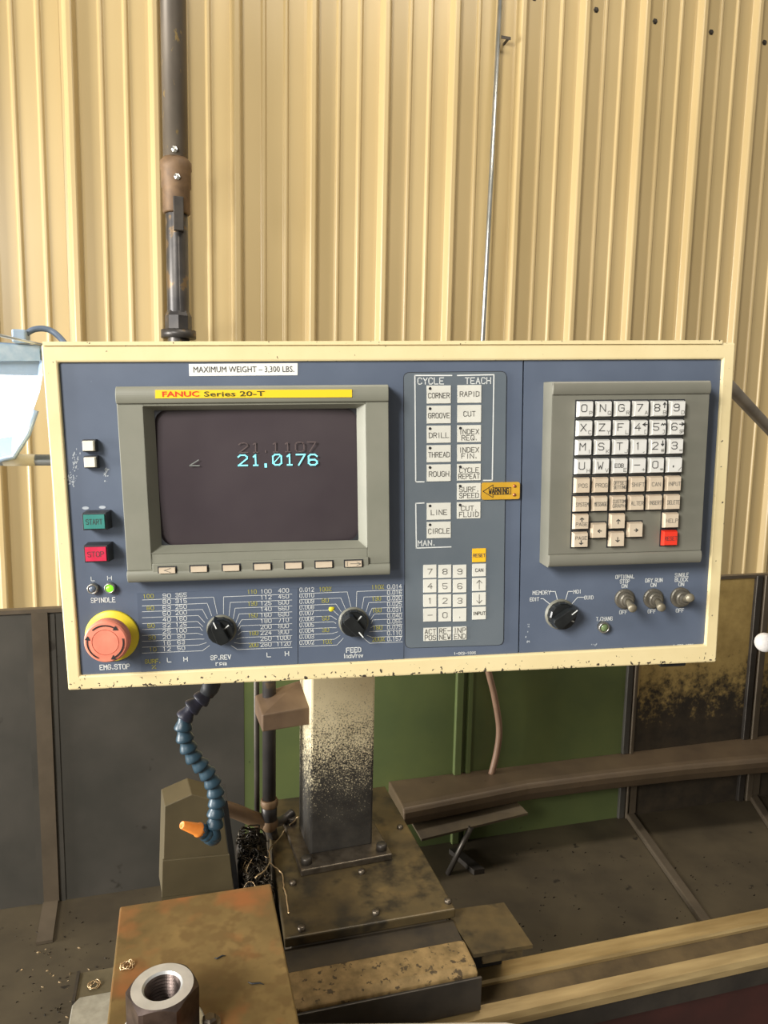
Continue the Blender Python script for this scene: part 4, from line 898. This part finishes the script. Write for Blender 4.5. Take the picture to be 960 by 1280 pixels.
# warning tag
a, b = z5(598, 932), z5(853, 813); hw = HP+.0016
p = pl(*a, hw); q_ = pl(*b, hw); RQ = rounded([p, (q_[0], p[1]), q_, (p[0], q_[1])], .002, 3)
m = MB().hexa([(v[0], -HP+.0004, v[1]) for v in RQ], [(v[0], -hw, v[1]) for v in RQ])
wt = m.build('warning_tag', warn_m, cpn, (p[0], -hw, p[1])); wt['label'] = 'yellow metal warning tag with a left pointing arrow'
m = MB(); pline(m, [z5(606, 876), z5(672, 832), z5(672, 851), z5(792, 850), z5(792, 893), z5(672, 897), z5(672, 916), z5(606, 876)], hw, .7); ptext(m, 'WARNING', *z5(712, 873), 6.2, 24.5, hw, 1); m.build('lettering', ink_black, wt, ORG[wt.name])
for v in ((817, 840), (815, 898)):
    x, z_ = pl(*z5(*v), hw); MB().lathe([(.0016, 0), (.0014, .0008), (0, .0012)], (x, -hw, z_), (0, -1, 0), 12).build('rivet', copper, wt, (x, -hw, z_))

# ---------------- alphanumeric keypad
z7 = lambda x, y: (660+x/3.556, 440+y/3.556)
HK = .017; HKR = .0195
q = quad([z7(88, 952), z7(768, 940), z7(809, 127), z7(110, 132)], HK)
kl, kr = (q[0][0]+q[3][0])/2, (q[1][0]+q[2][0])/2; kb, kt = (q[0][1]+q[1][1])/2, (q[2][1]+q[3][1])/2
r1 = pl(*z7(450, 188), HK)[1]; r0 = pl(*z7(420, 892), HK)[1]
sl0 = pl(*z7(76, 134), .0)[0]; sl1 = pl(*z7(58, 940), .0)[0]; sl = (sl0+sl1)/2
def ridge2(z0, z1, top):
    n = 8; P = [(-HF, z0)]
    for k in range(n+1):
        t = k/n; P.append((-(HK-.0005+(HKR-HK+.0005)*math.sin(PI*(.12+.88*t) if top else PI*(.12+.88*(1-t)))**.6), z0+(z1-z0)*t))
    P.append((-HF, z1)); return P
m = MB(); m.extrude(ridge2(r1, kt, True), 'x', kl, kr); m.extrude(ridge2(kb, r0, False), 'x', kl, kr); m.box((kl, -HK, r0), (kr, -HF, r1))
m.extrude([(kl, -HK+.0005), (kl, -HF), (min(sl, kl-.002), -HF)], 'z', kb, kt)
kp = m.build('keypad_housing', keyhouse_m, cpn, (kl, 0, kb), bevel=.0005)
HT = HK+.0055
C = [z7(259, 254), z7(669, 251), z7(241, 678), z7(646, 668)]
Cl = [Vector(pl(*c_, HT)) for c_ in C]
def kpos(r, c_):
    u_, v_ = c_/5, r/5; return (Cl[0]*(1-u_)+Cl[1]*u_)*(1-v_)+(Cl[2]*(1-u_)+Cl[3]*u_)*v_
kw = (Cl[1]-Cl[0]).length/5*.43; k_ = pxm(780, 590, HT)
def key(pos, main, sub='', mark='', mat=key_w, mode='big', lines=None):
    x, z_ = pos; m = MB()
    m.box((x-kw-.0009, -HK-.0004, z_-kw-.0009), (x+kw+.0009, -HK+.002, z_+kw+.0009), 2)
    m.box((x-kw, -HT, z_-kw), (x+kw, -HK+.001, z_+kw), 0, .0012)
    y = -(HT+.0002)
    if mode == 'big':
        dx_ = -4 if mark else -2.6 if sub else 0
        if main == 'EOB': stroke(m, main, x-2*k_, z_+.6*k_, 4.4*k_, .7*k_, y, 1, 10.5*k_)
        elif main: stroke(m, main, x+dx_*k_, z_+1.1*k_, 8.2*k_ if main != '.' else 6*k_, (.95 if main != '.' else 1.6)*k_, y, 1, (6.6 if main not in '1' else 5)*k_)
        if sub: stroke(m, sub, x+5.6*k_, z_-4.6*k_, 4*k_, .55*k_, y, 3, (3.4 if len(sub) == 1 else 5)*k_)
        if mark: stroke(m, mark, x+5.2*k_, z_+4*k_, (5.6 if mark in '↑↓' else 5.4)*k_, 1.2*k_, y, 1, (3 if mark in '↑↓' else 5.6)*k_)
    else:
        n = len(lines)
        for i, s in enumerate(lines):
            arrow = s in '↑↓←→'
            zz_ = z_+((n-1)/2-i)*5.4*k_
            stroke(m, s, x, zz_, (4.6 if not arrow else 5.2)*k_*(.85 if n > 1 else 1), (.5 if not arrow else 1.1)*k_, y, 3 if not arrow and mat is not key_r else 1, min(15.5, len(s)*3.6)*k_ if not arrow else 4.2*k_)
    o = m.build('key', [mat, ink, blackmat, ink_grey], kp, (x, -HK, z_)); return o
L4 = [['O P', 'N Q', 'G R', '7 A', '8 B ↑', '9 D'], ['X C', 'Z Y', 'F L', '4 [ ←', '5 ] w', '6 SP →'], ['M I', 'S K', 'T J', '1 ,', '2 # ↓', '3 ='], ['U H', 'W V', 'EOB E', '- +', '0 *', '. /']]
for r, row in enumerate(L4):
    for c_, s in enumerate(row):
        t_ = s.split()+['', '']; key(kpos(r, c_), t_[0], t_[1], t_[2])
for r, row in enumerate((['POS', 'PROG', 'OFFSET/SETTING', 'SHIFT', 'CAN', 'INPUT'], ['SYSTEM', 'MESSAGE', 'CUSTOM/GRAPH', 'ALTER', 'INSERT', 'DELETE'])):
    for c_, s in enumerate(row): key(kpos(4+r, c_), '', mat=key_t, mode='s', lines=s.split('/'))
for px, py, ls, mt in ((239, 756, '↑/PAGE', key_t), (236, 837, 'PAGE/↓', key_t), (318, 796, '←', key_t), (401, 754, '↑', key_t), (398, 834, '↓', key_t), (480, 792, '→', key_t), (640, 750, 'HELP', key_t), (635, 829, 'RESET', key_r)):
    key(pl(*z7(px, py), HT), '', mat=mt, mode='s', lines=ls.split('/'))
